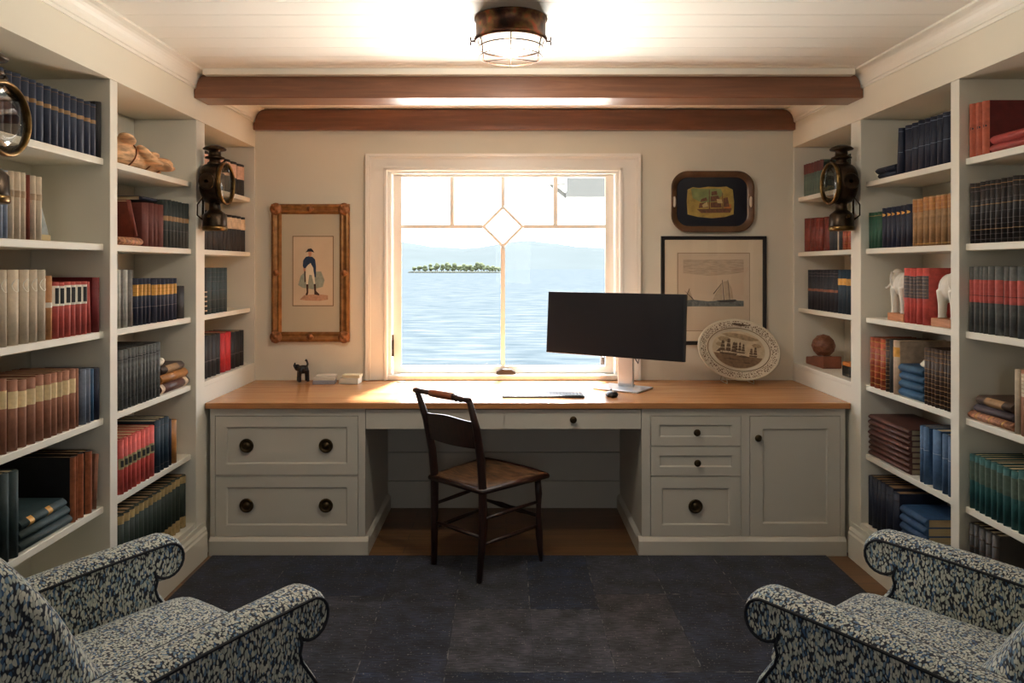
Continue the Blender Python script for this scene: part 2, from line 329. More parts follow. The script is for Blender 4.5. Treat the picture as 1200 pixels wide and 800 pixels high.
# style: (look, cover, [(part, z0, z1, material, lift)], pages)
def bandset(zs, m='gilt', w=.012, part='gilt_band'): return [(part, z-w/2, z+w/2, m, .0007) for z in zs]
S = {
 'navy_gold': ('navy cloth book with gold title', 'navy', [('title_label', .62, .69, 'bronzel', .0005)] + bandset([.94], 'bronzel', .006)),
 'black': ('plain black book', 'black', []),
 'cream_big': ('tall cream book with dark gaps', 'cream', [('title_label', .62, .72, 'beige', .0005)]),
 'cream_blue': ('cream topped pale blue book', 'paleblue', [('title_label', .55, .98, 'cream', .0005)]),
 'rust': ('rust red book', 'rust', []),
 'cream_oval': ('thick cream book with white oval label', 'cream', [('oval', .70, .88, 'lwhite', .0006)]),
 'tan': ('slim tan book', 'tan', [('title_label', .50, .58, 'lwhite', .0005)]),
 'red_label': ('red book with black and white label', 'red', [('title_label', .58, .94, 'lwhite', .0005), ('author_label', .62, .90, 'ldark', -1)]),
 'red_plain': ('plain red leaning book', 'red', []),
 'dred': ('tall dark red book', 'dred', []),
 'brown_cream': ('brown book with cream title label', 'pinkbrown', [('title_label', .60, .84, 'lcream', .0005)]),
 'pink_thin': ('very thin pinkish book', 'pinkbrown', []),
 'greyblue': ('grey blue book', 'greyblue', []), 'blue': ('blue cloth book', 'blue', []), 'navy': ('navy book', 'navyd', []),
 'teal': ('tall dark teal book', 'teal', []),
 'folio': ('tan leather folio', 'ink', [('leather_spine', .003, .997, 'leather', .0004)]),
 'pamphlet': ('thin leaning brown pamphlet', 'pinkbrown', []),
 'maroon': ('maroon book', 'maroon', []),
 'gb_gold': ('green black book with gold title', 'greenblack', [('title_label', .56, .66, 'bronzel', .0005)] + bandset([.36], 'lgrey', .008)),
 'journal': ('tall pale grey journal', 'white', []), 'journal_g': ('tall grey journal', 'grey', []),
 'navy_label': ('navy book with golden title label', 'navyd', [('title_label', .63, .87, 'lgold', .0005)] + bandset([.71, .79], 'amber', .01) + bandset([.38], 'lgrey', .014)),
 'short_black': ('short black book', 'black', []),
 'steel': ('embossed grey book', 'steel', bandset([.16, .84], 'ldark', .012)),
 'coral_label': ('coral book with olive label', 'coral', [('title_label', .46, .66, 'lolive', .0005), ('author_label', .50, .62, 'ldark', -1)]),
 'dteal': ('deep blue book', 'dteal', bandset([.12, .88], 'lgrey', .008)), 'tan_thin': ('narrow orange tan book', 'amber', []),
 'green_cream': ('bottle green book with cream head and tail', 'bgreen', [('leather_head', .86, .995, 'ochre', .0005), ('leather_tail', .005, .22, 'ochre', .0005)]),
 'black_pink': ('black volume with pink label', 'black', [('title_label', .50, .92, 'pinkl', .0005)]),
 'black_beige': ('black volume with beige label', 'black', [('title_label', .62, .93, 'beige', .0005)]),
 'teal_gilt': ('slate teal book with ruled spine', 'teal', bandset([.1, .3, .5, .7, .8, .9], 'lgrey', .006)),
 'black_dots': ('black book with cream studs', 'black', bandset([.08, .18, .28, .38, .48], 'beige', .03)),
 'charcoal': ('charcoal book', 'black', bandset([.4], 'lgrey', .02)), 'scarlet': ('bright red book', 'scarlet', []),
 'mar_green': ('grey green book with maroon head', 'dgreen', [('leather_head', .68, .995, 'maroon', .0005)]),
 'dark_green': ('dark green book', 'bgreen', []),
 'red_leather': ('red brown leather book', 'dred2', bandset([.1, .3, .5, .7], 'rust', .012)),
 'slate': ('dark slate book', 'slate2', []), 'ivory': ('thin ivory book', 'cream', []), 'orange': ('orange red leather book', 'orange', bandset([.06, .25, .5, .75, .94], 'gilt', .008)),
 'dark_gilt': ('black blue book with faded gilt', 'navyd2', bandset([.5], 'leather', .06) + bandset([.85, .92], 'lgrey', .01)),
 'green_goldlab': ('green blue book with gold label', 'dteal', [('title_label', .65, .80, 'lgold', .0005)]),
 'navy_rule': ('navy book with ruled spine', 'navyd', bandset([.47, .92], 'greyblue', .012)),
 'green': ('green book', 'green', bandset([.9], 'gilt', .01)),
 'navy_dot': ('navy book with gold spot', 'navyd', [('gilt_spot', .78, .86, 'lgold', .0007)]),
 'tan_gilt': ('tan book with gilt head', 'ltan', [('gilt_head', .72, .97, 'amber', .0005)] + bandset([.75, .85, .92, .05], 'gilt', .012)),
 'red_grey': ('red book with grey title panel', 'coral', [('title_label', .46, .86, 'lgrey', .0005)] + bandset([.5, .56, .62, .7, .76, .82], 'beige', .01)),
 'orange_gilt': ('orange brown book with gilt tooling', 'orange', bandset([.08, .2, .32, .44, .56, .68, .8, .92], 'gilt', .012)),
 'cream_one': ('cream book with gold label', 'ivory2', [('title_label', .7, .88, 'lgold', .0005)]),
 'brown_gilt': ('dark brown book with gilt tooling', 'brown', bandset([.07, .15, .23, .31, .39, .47, .55, .63, .78, .86, .94], 'ltan', .012)),
 'bluebook': ('faded blue book', 'bluebook', bandset([.6], 'paleblue', .01)),
 'charnavy': ('dark navy book', 'navyd', bandset([.85, .15], 'ldark', .01)),
 'brick': ('brick red book', 'dred', [('leather_spine', .003, .997, 'brick', .0004), ('gilt_spot', .50, .56, 'ldark', .0007)]),
 'ink_gilt': ('black leather book with gilt bands', 'ink', bandset([.06, .14, .3, .38, .5, .7, .86], 'lgrey', .008) + bandset([.22, .62, .93], 'bronzel', .012)),
 'grey_red': ('grey book with red label panel', 'slate', [('title_label', .46, .80, 'red', .0005)] + bandset([.565], 'ldark', .012)),
 'bicolor': ('brown book with cream printed label', 'pinkbrown', [('title_label', .6, .95, 'cream', .0005)] + bandset([.66, .72, .78, .84, .9], 'leather', .008)),
 'sea_label': ('sea green book with grey label', 'seagreen', [('title_label', .53, .88, 'dgreen', .0005)]),
 'ink': ('black leather volume', 'ink', bandset([.1, .25, .4, .55, .7, .85], 'brown', .014)),
 'choc': ('chocolate leather book', 'choc', []), 'stackblue': ('blue cloth book', 'stackblue', []), 'blueflat': ('blue cloth book', 'blue', []),
 'marble': ('marbled leather book', 'marble', bandset([.2, .5, .8], 'gilt', .03)), 'brownflat': ('worn brown leather book', 'brown', bandset([.5], 'ltan', .5)),
 'purple': ('purple black book', 'purple', []), 'amber': ('amber leather book', 'amber', []), 'brown_end': ('brown book with pale ends', 'choc', bandset([.06, .9], 'beige', .12)),
 'redflat': ('red cloth book', 'coral2', []), 'tealflat': ('dark green book', 'teal', []), 'teal_gold': ('dark green book with golden ornament', 'teal', bandset([.22, .62], 'lgold', .1)),
}
C['dred2'] = bm_mat('red_brown_leather', (122, 50, 40), .45, noise=.3); C['slate2'] = bm_mat('dark_slate_cloth', (58, 60, 62)); C['navyd2'] = bm_mat('black_blue_cloth', (34, 36, 44))
C['ivory2'] = bm_mat('ivory_cloth', (190, 166, 140)); C['coral2'] = bm_mat('flat_red_cloth', (158, 58, 52)); C['gilt'] = M_gilt; C['bronzel'] = bm_mat('faded_gold', (150, 116, 74), .45)

def arc(t, b, off=0, n=7):
    return [(-.006*(1-sin(pi*i/(n-1))) + b*sin(pi*i/(n-1)) + off, (t/2)*(-1+2*i/(n-1))*(1 if off == 0 else .97)) for i in range(n)]
def make_book(h, t, D, style, pages=None):
    look, cov, bands = S[style][:3]
    b_ = min(.009, .30*t); bt = min(.0025, t*.12)
    bm = B()
    outer = [(-D, -t/2)] + arc(t, b_) + [(-D, t/2)]
    inner = [(-D, -t/2+bt)] + [(-.010, (t/2-bt)*(-1+2*i/6)) for i in range(7)] + [(-D, t/2-bt)]
    lay = [[bm.verts.new((x, y, z)) for x, y in ring_] for z in (0, h) for ring_ in (outer, inner)]
    o0, i0, o1, i1 = lay; n = len(outer)
    for i in range(n-1):
        f = bm.faces.new((o0[i], o0[i+1], o1[i+1], o1[i])); f.smooth = 0 < i < n-2
        bm.faces.new((i0[i], i1[i], i1[i+1], i0[i+1])); bm.faces.new((o0[i], i0[i], i0[i+1], o0[i+1])); bm.faces.new((o1[i], o1[i+1], i1[i+1], i1[i]))
    for k in (0, n-1): bm.faces.new((o0[k], o1[k], i1[k], i0[k]))
    o = ob('book', bm, C[cov])
    boxes('page_block', [(-D+.004, -.0101, -t/2+bt+.0001, t/2-bt-.0001, .003, h-.003)], pages or M_pages, o)
    groups = {}
    for q_, (part, z0, z1, m, lift) in enumerate(bands): groups.setdefault((part, m, q_ if z1-z0 > .05 else 0), []).append((z0, z1, lift))
    for (part, m, q_), zs in groups.items():
        bm = B()
        for z0, z1, lift in zs:
            a = arc(t, b_, max(lift, .0009) if lift > 0 else .0012)
            if lift < 0: a = a[1:4]      # narrow dark stripe over the label
            if part in ('oval', 'gilt_spot'):
                ca, cz, n2 = (z0+z1)/2*h, (z1-z0)/2*h, 14
                ry = t*.36; vs = []
                for i in range(n2):
                    y = ry*cos(2*pi*i/n2); u = (y/(t/2)+1)/2
                    vs.append(bm.verts.new((-.006*(1-sin(pi*u))+b_*sin(pi*u)+.0012, y, ca+cz*sin(2*pi*i/n2))))
                bm.faces.new(vs); continue
            lo = [bm.verts.new((x, y, z0*h)) for x, y in a]; hi = [bm.verts.new((x, y, z1*h)) for x, y in a]
            bridge(bm, lo, hi, True, False)
        ob('spine_label' if 'label' in part or part == 'oval' else ('gilt_band' if 'gilt' in part else 'leather_tip'), bm, C[m], o)
    return o
ORD = ['first','second','third','fourth','fifth','sixth','seventh','eighth','ninth','tenth','eleventh','twelfth','thirteenth','fourteenth','fifteenth','sixteenth','seventeenth','eighteenth','nineteenth','twentieth']
SHN = ['bottom', 'fifth', 'fourth', 'third', 'second', 'top']
BAYN = {('L', 1): 'near left bay', ('L', 2): 'middle left bay', ('L', 3): 'far left bay', ('R', 3): 'far right bay', ('R', 2): 'middle right bay', ('R', 1): 'near right bay'}
LOWN = {3: ['', '', 'bottom', 'third', 'second', 'top']}
def where(side, bay, k):
    return (LOWN[3] if bay == 3 else SHN)[k] + ' shelf, ' + BAYN[(side, bay)]
def sideparams(side): return (-1, FL) if side == 'L' else (1, FR)
def Yof(side, px, d=.03):
    s, F = sideparams(side); return 880*(F+d)/abs(px-593)
def shelf(side, bay, k, items, D=.17):
    """items: (px0, px1, n, ytop, style[, lean_deg]) read left to right"""
    s, F = sideparams(side); lst = []
    for it in items:
        px0, px1, n, yt, st = it[:5]; lean = it[5] if len(it) > 5 else 0; dd = it[6] if len(it) > 6 else D
        ya, yb = Yof(side, px0), Yof(side, px1)
        h = E + (312-yt)*((ya+yb)/2)/880 - LEV[k]
        if n > 1:
            w = [1+random.uniform(-.18, .18) for _ in range(n)]; tot = sum(w); acc = 0
            for q in w:
                a = ya+(yb-ya)*acc/tot; acc += q; b_ = ya+(yb-ya)*acc/tot; lst.append((a, b_, h*random.uniform(.987, 1.0), st, lean, dd))
        else: lst.append((ya, yb, h, st, lean, dd))
    cnt = {}; tot = {}
    for q in lst: tot[q[3]] = tot.get(q[3], 0)+1
    for a, b_, h, st, lean, dd in lst:
        cnt[st] = cnt.get(st, 0)+1
        t = abs(b_-a)-.0018
        o = make_book(h, t, dd*random.uniform(.97, 1.02), st, M_pagesd if st in ('maroon', 'folio', 'charnavy', 'green_cream', 'steel') else None)
        o.location = (s*(F+.034+random.uniform(0, .004)), (a+b_)/2, LEV[k]+.0003); o.rotation_euler = (R(lean) * (1 if s < 0 else -1), 0, 0 if s < 0 else pi)
        if lean: o.location.z += t/2*abs(sin(R(lean)))
        look = S[st][0]
        lab = f'{look}, {where(side, bay, k)}' if tot[st] == 1 else f'{look}, {ORD[cnt[st]-1]} from left, {where(side, bay, k)}'
        tag(o, lab, 'book', f'books on the {where(side, bay, k)}')
def stack(side, bay, k, items, base=None):
    """flat books, bottom first: (px0, px1, thickness, depth, style, posword)"""
    s, F = sideparams(side); z = LEV[k]+.0003 if base is None else base
    for px0, px1, th, dd, st, pos in items:
        ya, yb = sorted((Yof(side, px0), Yof(side, px1)))
        o = make_book(yb-ya, th-.0006, dd, st)
        o.location = (s*(F+.036+random.uniform(0, .005)), ya, z+th/2); o.rotation_euler = (-pi/2, 0, 0) if s < 0 else (pi/2, 0, pi)
        z += th
        tag(o, f'{S[st][0]} lying flat, {pos}, {where(side, bay, k)}', 'book', f'books on the {where(side, bay, k)}')
    return z
# ---- left, near bay
shelf('L', 1, 5, [(-25, 114, 16, 120-21, 'navy_gold'), (114.5, 120, 1, 119.5, 'black')])
bpy.data.objects  # noqa
shelf('L', 1, 4, [(-30, -2, 3, 196, 'cream_big'), (-1, 5.5, 1, 198, 'cream_blue'), (6.5, 12, 1, 200, 'cream_blue'), (12.6, 33, 3, 201, 'cream_big'), (33.5, 37, 1, 205, 'rust'), (37.4, 51, 2, 206, 'cream_big')])
shelf('L', 1, 3, [(-28, -1, 2, 316, 'cream_oval'), (.7, 10, 1, 316, 'cream_oval'), (12.7, 24.7, 1, 316, 'cream_oval'), (26, 36, 1, 316, 'cream_oval'), (36.5, 45.7, 1, 316, 'cream_oval'), (46.2, 56, 1, 316, 'cream_oval'),
    (56.5, 63.5, 1, 323, 'tan'), (64, 103, 6, 330, 'red_label'), (104.5, 108, 1, 330, 'red_plain', 2.5), (111, 118, 1, 325, 'dred', 0, .22)])
shelf('L', 1, 2, [(-30, 10.5, 4, 447, 'brown_cream'), (13, 23.5, 1, 445, 'brown_cream'), (24.5, 44, 2, 443, 'brown_cream'), (45, 53, 1, 439, 'brown_cream'), (55, 69.7, 2, 437, 'brown_cream'), (70, 74.8, 1, 436, 'brown_cream'), (76, 90.8, 2, 433, 'brown_cream'),
    (91.3, 94.5, 1, 431.5, 'pink_thin'), (97, 108, 2, 432, 'greyblue'), (108.5, 112, 1, 432, 'blue'), (112.5, 118, 1, 431, 'navy')], D=.2)
shelf('L', 1, 1, [(-30, 3, 3, 558, 'teal'), (3.5, 13.3, 1, 555, 'teal'), (14.2, 23.4, 1, 551.5, 'teal'), (85.5, 90.5, 1, 535, 'folio'), (91, 93.5, 1, 534, 'folio'), (94.5, 100, 1, 531, 'folio'), (102.5, 109, 1, 528, 'folio'), (112, 114.5, 1, 533, 'pamphlet', -5)], D=.25)
stack('L', 1, 1, [(24.2, 84.6, .034, .2, 'tealflat', 'lowest of three'), (24.4, 82.5, .034, .2, 'tealflat', 'middle of three'), (25, 78, .034, .19, 'teal_gold', 'top of three')])
# ---- left, middle bay
shelf('L', 2, 4, [(168.5, 175.5, 1, 237.5, 'maroon'), (175.7, 181, 1, 238, 'maroon'), (181.2, 186, 1, 239, 'maroon'), (186.2, 193.2, 1, 240, 'maroon'), (193.6, 222.4, 7, 236, 'gb_gold')], D=.16)
stack('L', 2, 4, [(141, 168, .034, .16, 'marble', 'under the leaning book')])
shelf('L', 2, 3, [(141, 143.5, 1, 316, 'journal'), (144, 146.5, 1, 316, 'journal_g'), (147, 150.5, 1, 316, 'journal'), (152, 157.5, 1, 316, 'journal_g'), (159, 177.5, 4, 326, 'navy_label'), (180, 208, 6, 326, 'navy_label'), (211, 218.5, 1, 335, 'short_black')], D=.15)
shelf('L', 2, 2, [(141, 188.5, 11, 405, 'steel')], D=.21)
stack('L', 2, 2, [(189.6, 222, .045, .17, 'brown_end', 'lowest of three'), (189.6, 220, .042, .16, 'amber', 'middle of three'), (189.8, 216, .038, .15, 'brownflat', 'top of three')])
shelf('L', 2, 1, [(141, 182, 8, 506, 'coral_label', 0, .17), (183.6, 199, 3, 490, 'dteal', 0, .24), (199.5, 202, 1, 491, 'navy', 0, .2), (202.5, 208, 1, 492, 'tan_thin', 0, .18)])
shelf('L', 2, 0, [(141, 212, 14, 580, 'green_cream'), (213.5, 219.5, 1, 557, 'green_cream')], D=.19)
# ---- left, far bay
shelf('L', 3, 5, [(238, 288, 6, 185.5, 'black_pink')], D=.17)
shelf('L', 3, 4, [(238, 288, 9, 250.5, 'black_beige')], D=.17)
shelf('L', 3, 3, [(240.5, 244, 1, 313.5, 'black_dots'), (244.3, 267, 5, 313.5, 'teal_gilt')], D=.18)
shelf('L', 3, 2, [(240, 259.5, 4, 392, 'charcoal'), (260, 272, 2, 389.5, 'scarlet'), (272.5, 287, 3, 388, 'charcoal')], D=.18)
# ---- right, far bay
shelf('R', 3, 5, [(941, 963, 7, 190, 'mar_green'), (964, 1004, 8, 184, 'dark_green')], D=.17)
shelf('R', 3, 4, [(941, 947, 1, 256, 'red_leather'), (948, 958, 2, 255, 'red_leather'), (958.5, 962.5, 1, 255, 'red_leather'), (963, 970, 1, 254, 'red_leather'), (971, 980, 3, 258, 'slate'), (980.5, 982, 1, 258, 'ivory'), (982.3, 985.5, 1, 259, 'slate'), (986, 998, 2, 262, 'orange')], D=.16)
shelf('R', 3, 3, [(946, 980.3, 9, 316, 'dark_gilt'), (980.8, 1003, 5, 316, 'green_goldlab')], D=.17)
# ---- right, middle bay
shelf('R', 2, 5, [(1050, 1055, 1, 151, 'navy_rule', 4), (1058, 1088, 4, 143, 'navy_rule'), (1088.5, 1095.5, 1, 137, 'navy_rule'), (1096.5, 1117, 3, 132, 'navy_rule')], D=.18)
stack('R', 2, 5, [(1028, 1049, .026, .15, 'navy', 'under another'), (1025, 1047, .028, .16, 'navy_rule', 'on another')])
shelf('R', 2, 4, [(1017, 1031.6, 4, 248.5, 'green'), (1032.2, 1067, 6, 241.5, 'navy_dot'), (1068, 1079.5, 2, 233, 'tan_gilt'), (1080, 1093, 2, 230, 'tan_gilt'), (1094, 1115.5, 3, 227, 'tan_gilt')], D=.17)
shelf('R', 2, 3, [(1057, 1064, 1, 314, 'red_grey'), (1064.3, 1072.3, 2, 314, 'red_grey'), (1072.8, 1078.8, 1, 314, 'red_grey'), (1079.2, 1085, 1, 314, 'red_grey')], D=.17)
shelf('R', 2, 2, [(1018, 1036.5, 3, 395.5, 'orange_gilt'), (1037, 1041, 1, 397, 'brown_gilt'), (1041.4, 1044.6, 1, 398, 'slate'), (1045, 1052, 1, 399, 'cream_one', 0, .24), (1081.5, 1104, 5, 408, 'brown_gilt'), (1105, 1117, 3, 411, 'brown_gilt')], D=.2)
zt = stack('R', 2, 2, [(1052.8, 1081, .036, .19, 'blueflat', 'lowest of four'), (1052.8, 1081, .036, .19, 'blueflat', 'second from stack bottom'), (1053.2, 1081, .035, .19, 'blueflat', 'third from stack bottom'), (1053, 1081, .036, .19, 'blueflat', 'top of four')])
shelf('R', 2, 1, [(1076.5, 1086, 2, 499, 'bluebook'), (1090, 1099, 1, 504, 'bluebook'), (1102.5, 1115.5, 2, 510, 'bluebook')], D=.19)
stack('R', 2, 1, [(1017, 1064, .0245, .21, 'choc', p) for p in ('lowest of eight', 'second from stack bottom', 'third from stack bottom', 'fourth from stack bottom', 'fifth from stack bottom', 'sixth from stack bottom', 'seventh from stack bottom', 'top of eight')])
shelf('R', 2, 0, [(1016, 1035, 4, 561, 'charnavy'), (1035.5, 1044, 1, 570, 'charnavy'), (1044.5, 1051, 1, 577, 'charnavy')], D=.22)
stack('R', 2, 0, [(1054, 1083.5, .037, .20, 'stackblue', p) for p in ('lowest of five', 'second from stack bottom', 'third from stack bottom', 'fourth from stack bottom', 'top of five')])
# ---- right, near bay
shelf('R', 1, 5, [(1134.5, 1141, 1, 122, 'brick'), (1141.5, 1149, 1, 120.5, 'brick'), (1149.6, 1157, 1, 118.5, 'brick')], D=.24)
stack('R', 1, 5, [(1159, 1225, .031, .18, 'redflat', 'lower of two'), (1159.5, 1225, .031, .18, 'redflat', 'upper of two')])
shelf('R', 1, 4, [(1134.5, 1199, 10, 210, 'ink_gilt'), (1199.5, 1225, 3, 203, 'ink_gilt')], D=.18)
shelf('R', 1, 3, [(1134.5, 1163, 5, 312, 'grey_red'), (1163.5, 1173, 1, 312, 'grey_red'), (1174, 1189, 2, 312, 'grey_red'), (1190.5, 1200, 1, 312, 'grey_red')], D=.18)
shelf('R', 1, 2, [(1187.5, 1192.5, 1, 433, 'ivory', 0), (1193, 1206, 1, 434, 'bicolor', 0), (1207, 1222, 1, 430, 'bicolor', 0)], D=.2)
stack('R', 1, 2, [(1134.5, 1186, .032, .18, 'marble', 'lowest of three'), (1141, 1186, .030, .17, 'purple', 'middle of three'), (1143, 1184, .034, .17, 'brownflat', 'top of three')])
shelf('R', 1, 1, [(1134.5, 1190.5, 8, 541, 'sea_label'), (1191.5, 1225, 4, 556, 'sea_label')], D=.2)
shelf('R', 1, 0, [(1134.5, 1167.5, 5, 619, 'ink')], D=.22)

# single placements: a leaning book and a flat one on the middle left second shelf
def lone(style, h, t, D, loc, rot, label):
    o = make_book(h, t, D, style); o.location = loc; o.rotation_euler = rot; return tag(o, label, 'book', 'books on the second shelf, middle left bay')
Ya = Yof('L', 141)
lone('rust', .155, .022, .14, (-(FL+.042), 3.135, LEV[4]+.041), (R(22), 0, 0), 'rust brown book leaning on the marbled book, second shelf, middle left bay')
hm = 1.725-LEV[4]
lone('navy', .17, .018, .14, (-(FL+.07), 3.235, LEV[4]+.2095), (-pi/2, 0, 0), 'dark navy book lying on top of the maroon books, middle left bay')

# ------------------------------------------------------------------ shelf ornaments
def blob(name, parts, m, parent=None, voxel=.004, smooth=6):
    bm = B()
    for p in parts:
        if p[0] == 'e': ellipsoid(bm, p[1], p[2], p[3] if len(p) > 3 else None)
        else: tube(bm, p[1], p[2], 10)
    me = bpy.data.meshes.new(name); bmesh.ops.recalc_face_normals(bm, faces=bm.faces); bm.to_mesh(me); bm.free(); me.materials.append(m)
    o = bpy.data.objects.new(name, me); COL.objects.link(o)
    if parent: o.parent = parent
    r = o.modifiers.new('Remesh', 'REMESH'); r.mode = 'VOXEL'; r.voxel_size = voxel; r.use_smooth_shade = True
    sm = o.modifiers.new('Smooth', 'SMOOTH'); sm.factor = .5; sm.iterations = smooth
    return o
def elephant_parts(k=1.0):
    """faces +y, stands on z=0, about .19k tall"""
    def v(x, y, z): return (x*k, y*k, z*k)
    P = [('e', v(0, -.01, .125), (.05*k, .075*k, .055*k)), ('e', v(0, -.045, .12), (.05*k, .05*k, .058*k)), ('e', v(0, .045, .13), (.045*k, .045*k, .05*k)),
         ('e', v(0, .085, .155), (.033*k, .036*k, .04*k))]
    for sx in (-1, 1):
        P.append(('t', [v(sx*.026, -.055, .11), v(sx*.028, -.06, .055), v(sx*.028, -.062, .012), v(sx*.028, -.060, .0)], [.03*k, .019*k, .017*k, .021*k]))
        P.append(('t', [v(sx*.026, .045, .11), v(sx*.027, .05, .055), v(sx*.027, .05, .012), v(sx*.027, .052, .0)], [.026*k, .018*k, .016*k, .02*k]))
        P.append(('e', v(sx*.038, .062, .15), (.008*k, .03*k, .036*k), Matrix.Rotation(sx*.5, 3, 'Z')))
        P.append(('t', [v(sx*.018, .105, .135), v(sx*.026, .13, .115), v(sx*.028, .155, .108), v(sx*.026, .172, .115)], [.006*k, .0055*k, .0045*k, .003*k]))
    P.append(('t', [v(0, .105, .15), v(0, .128, .12), v(0, .135, .08), v(0, .125, .04), v(0, .135, .018), v(0, .15, .018)], [.02*k, .015*k, .011*k, .009*k, .008*k, .007*k]))
    P.append(('t', [v(0, -.092, .14), v(0, -.103, .11), v(0, -.1, .07)], [.006*k, .004*k, .005*k]))
    return P
M_block = wood('oak_block', (150, 92, 52), (176, 114, 70), (196, 136, 90), .45, 1, 3)
zs = LEV[3]
def bookend(Yc, face, label, off=0):
    r = thing('elephant_bookend', (FR+.1, Yc, zs+.0004), label, 'bookend', 'elephant bookends on the right bookcase')
    boxes('wooden_base', [(-.06, .06, -.075, .065, 0, .034)], M_block, r, bevel=.003)
    e = blob('elephant', elephant_parts(.88), M_white, r, .0035, 3); e.location = (0, off, .0335); e.rotation_euler = (0, 0, 0 if face > 0 else pi); e.scale = (1.1, .85, 1.17)
ya = Yof('R', 1057); yb = Yof('R', 1085)
bookend(ya+.082, 1, 'white elephant bookend on a wooden block, facing away, left of the red books', .025)
bookend(3.046, -1, 'white elephant bookend seen from behind, on a wooden block, right of the red books', -.008)

# tan bundle on the top left shelf
M_bundle = mat('tan_bark_paper', (212, 170, 128), .8, noise=.55, nscale=14, stretch=(1, 1, 5), bump=1, bscale=35)
root = thing('bark_bundle', (-(FL+.115), 3.26, LEV[5]+.001), 'crumpled tan bark-like bundle lying on the top shelf above the maroon books', 'ornament')
ps = []
for i in range(46):
    y = -.22+.44*random.random(); z = random.uniform(.03, .125)*(1-.6*max(0, (y+.05)/.27)) ; x = random.uniform(-.05, .075)
    rot = Matrix.Rotation(random.uniform(-.35, .35), 3, 'X') @ Matrix.Rotation(random.uniform(-.4, .4), 3, 'Z')
    ps.append(('e', (x, y, max(.04, z)), (random.uniform(.02, .045), random.uniform(.04, .07), random.uniform(.009, .017)), rot))
ps += [('e', (0, -.10, .062), (.06, .14, .055)), ('e', (0, .1, .042), (.055, .12, .036)), ('e', (0, 0, .03), (.05, .2, .025))]
blob('rolled_sheets', ps, M_bundle, root, .004, 0)
for y, r0 in ((-.10, .115), (.04, .088), (.14, .07)):
    bm = B(); tube(bm, [(.062*cos(a), y+.01*sin(2*a), .004+max(0, r0*(.5+.5*sin(a)))) for a in [2*pi*i/20 for i in range(20)]], .003, 6, True); ob('tie', bm, mat('brown_cord', (128, 74, 42), .8), root)

# small painted wedge on the second shelf, near left bay
Yc = Yof('L', 57)
bm = B(); prism(bm, [(-.028, 0), (.03, 0), (.012, .05), (-.018, .12), (-.028, .12)], -.02, .02, 'yz')
r = ob('wedge_ornament', bm, mat('painted_wedge', (126, 132, 124), .6, noise=.3, nscale=30), loc=(-(FL+.06), Yof('L', 55)+.005, LEV[4]+.0004), bevel=.003)
tag(r, 'small grey and ochre wedge ornament beside the cream books, near left bay', 'ornament')
boxes('ochre_foot', [(-.021, .021, -.0285, .0305, .0002, .02)], mat('ochre_paint', (168, 146, 92), .6), r)

def shell(loc, label, sc=1):
    o = blob('seashell', [('e', (0, 0, .012*sc), (.018*sc, .022*sc, .012*sc)), ('e', (.006*sc, .01*sc, .018*sc), (.012*sc, .012*sc, .013*sc)), ('e', (-.008*sc, -.012*sc, .012*sc), (.01*sc, .014*sc, .011*sc))], mat('shell_white', (226, 218, 198), .45, noise=.15, nscale=90), None, .0025, 2)
    o.location = loc; tag(o, label, 'shell')
zL = LEV[2]+.045+.042+.038
shell((-(FL+.065), Yof('L', 195), zL+.0012), 'white seashell on the stack of three leather books, middle left bay', 1.15)
shell((FR+.062, Yof('R', 1076), zt+.0012), 'white seashell on the stack of four blue books, middle right bay', 1.1)

# carved wooden ornament, far right bay
M_carve = wood('carved_wood', (86, 50, 34), (120, 74, 52), (146, 98, 72), .5, 0, 4)
r = thing('wooden_ornament', (FR+.11, Yof('R', 965, .11), LEV[2]+.0004), 'round carved brown wooden ball on a reddish wooden stand, bottom shelf, far right bay', 'ornament')
bm = B(); bmesh.ops.create_icosphere(bm, subdivisions=2, radius=.066, matrix=Matrix.Translation((0, 0, .118)) @ Matrix.Diagonal((1, .95, 1.0, 1)))
ob('carved_ball', bm, M_carve, r, bevel=.002)
bm = B(); prism(bm, [(-.115, .0), (.12, .0), (.12, .042), (.05, .05), (.02, .058), (-.03, .056), (-.05, .062), (-.115, .07)], -.055, .055, 'yz')
ob('wooden_stand', bm, mat('red_stand_wood', (132, 74, 50), .45, noise=.25, nscale=20), r, bevel=.006)
bm = B(); lathe(bm, [(.028, .05), (.034, .054), (.03, .062), (.02, .064)], (0, 0, 0), 'z', 20); ob('metal_collar', bm, mat('pewter', (120, 116, 116), .35, .8), r)
o = boxes('black_box', [(-.05, .05, -.045, .045, 0, .055)], mat('black_lacquer', (24, 22, 22), .25), bevel=.004); o.location = (FR+.1, Yof('R', 998, .08), LEV[2]+.0004)
tag(o, 'small black lacquered box right of the carved wooden ball, far right bay', 'box')
o = boxes('amber_box', [(-.05, .05, -.05, .04, 0, .02)], mat('amber_wood', (198, 116, 48), .4), bevel=.003); o.location = (FR+.1, Yof('R', 998, .08), LEV[2]+.0559)
tag(o, 'thin orange wooden box on top of the small black box, far right bay', 'box')
# blue box, near right bay
r = boxes('blue_box', [(-.055, .055, -.045, .045, 0, .034)], mat('blue_card', (72, 124, 178), .5), bevel=.002); r.location = (FR+.09, Yof('R', 1211), LEV[3]+.0004)
tag(r, 'small blue box at the picture edge beside the grey and red books', 'box')
o = boxes('green_box', [(-.045, .045, -.038, .036, 0, .04)], mat('pale_green_card', (170, 188, 156), .5), bevel=.002); o.location = (FR+.09, Yof('R', 1211), LEV[3]+.0349)
tag(o, 'pale green box on top of the small blue box', 'box')

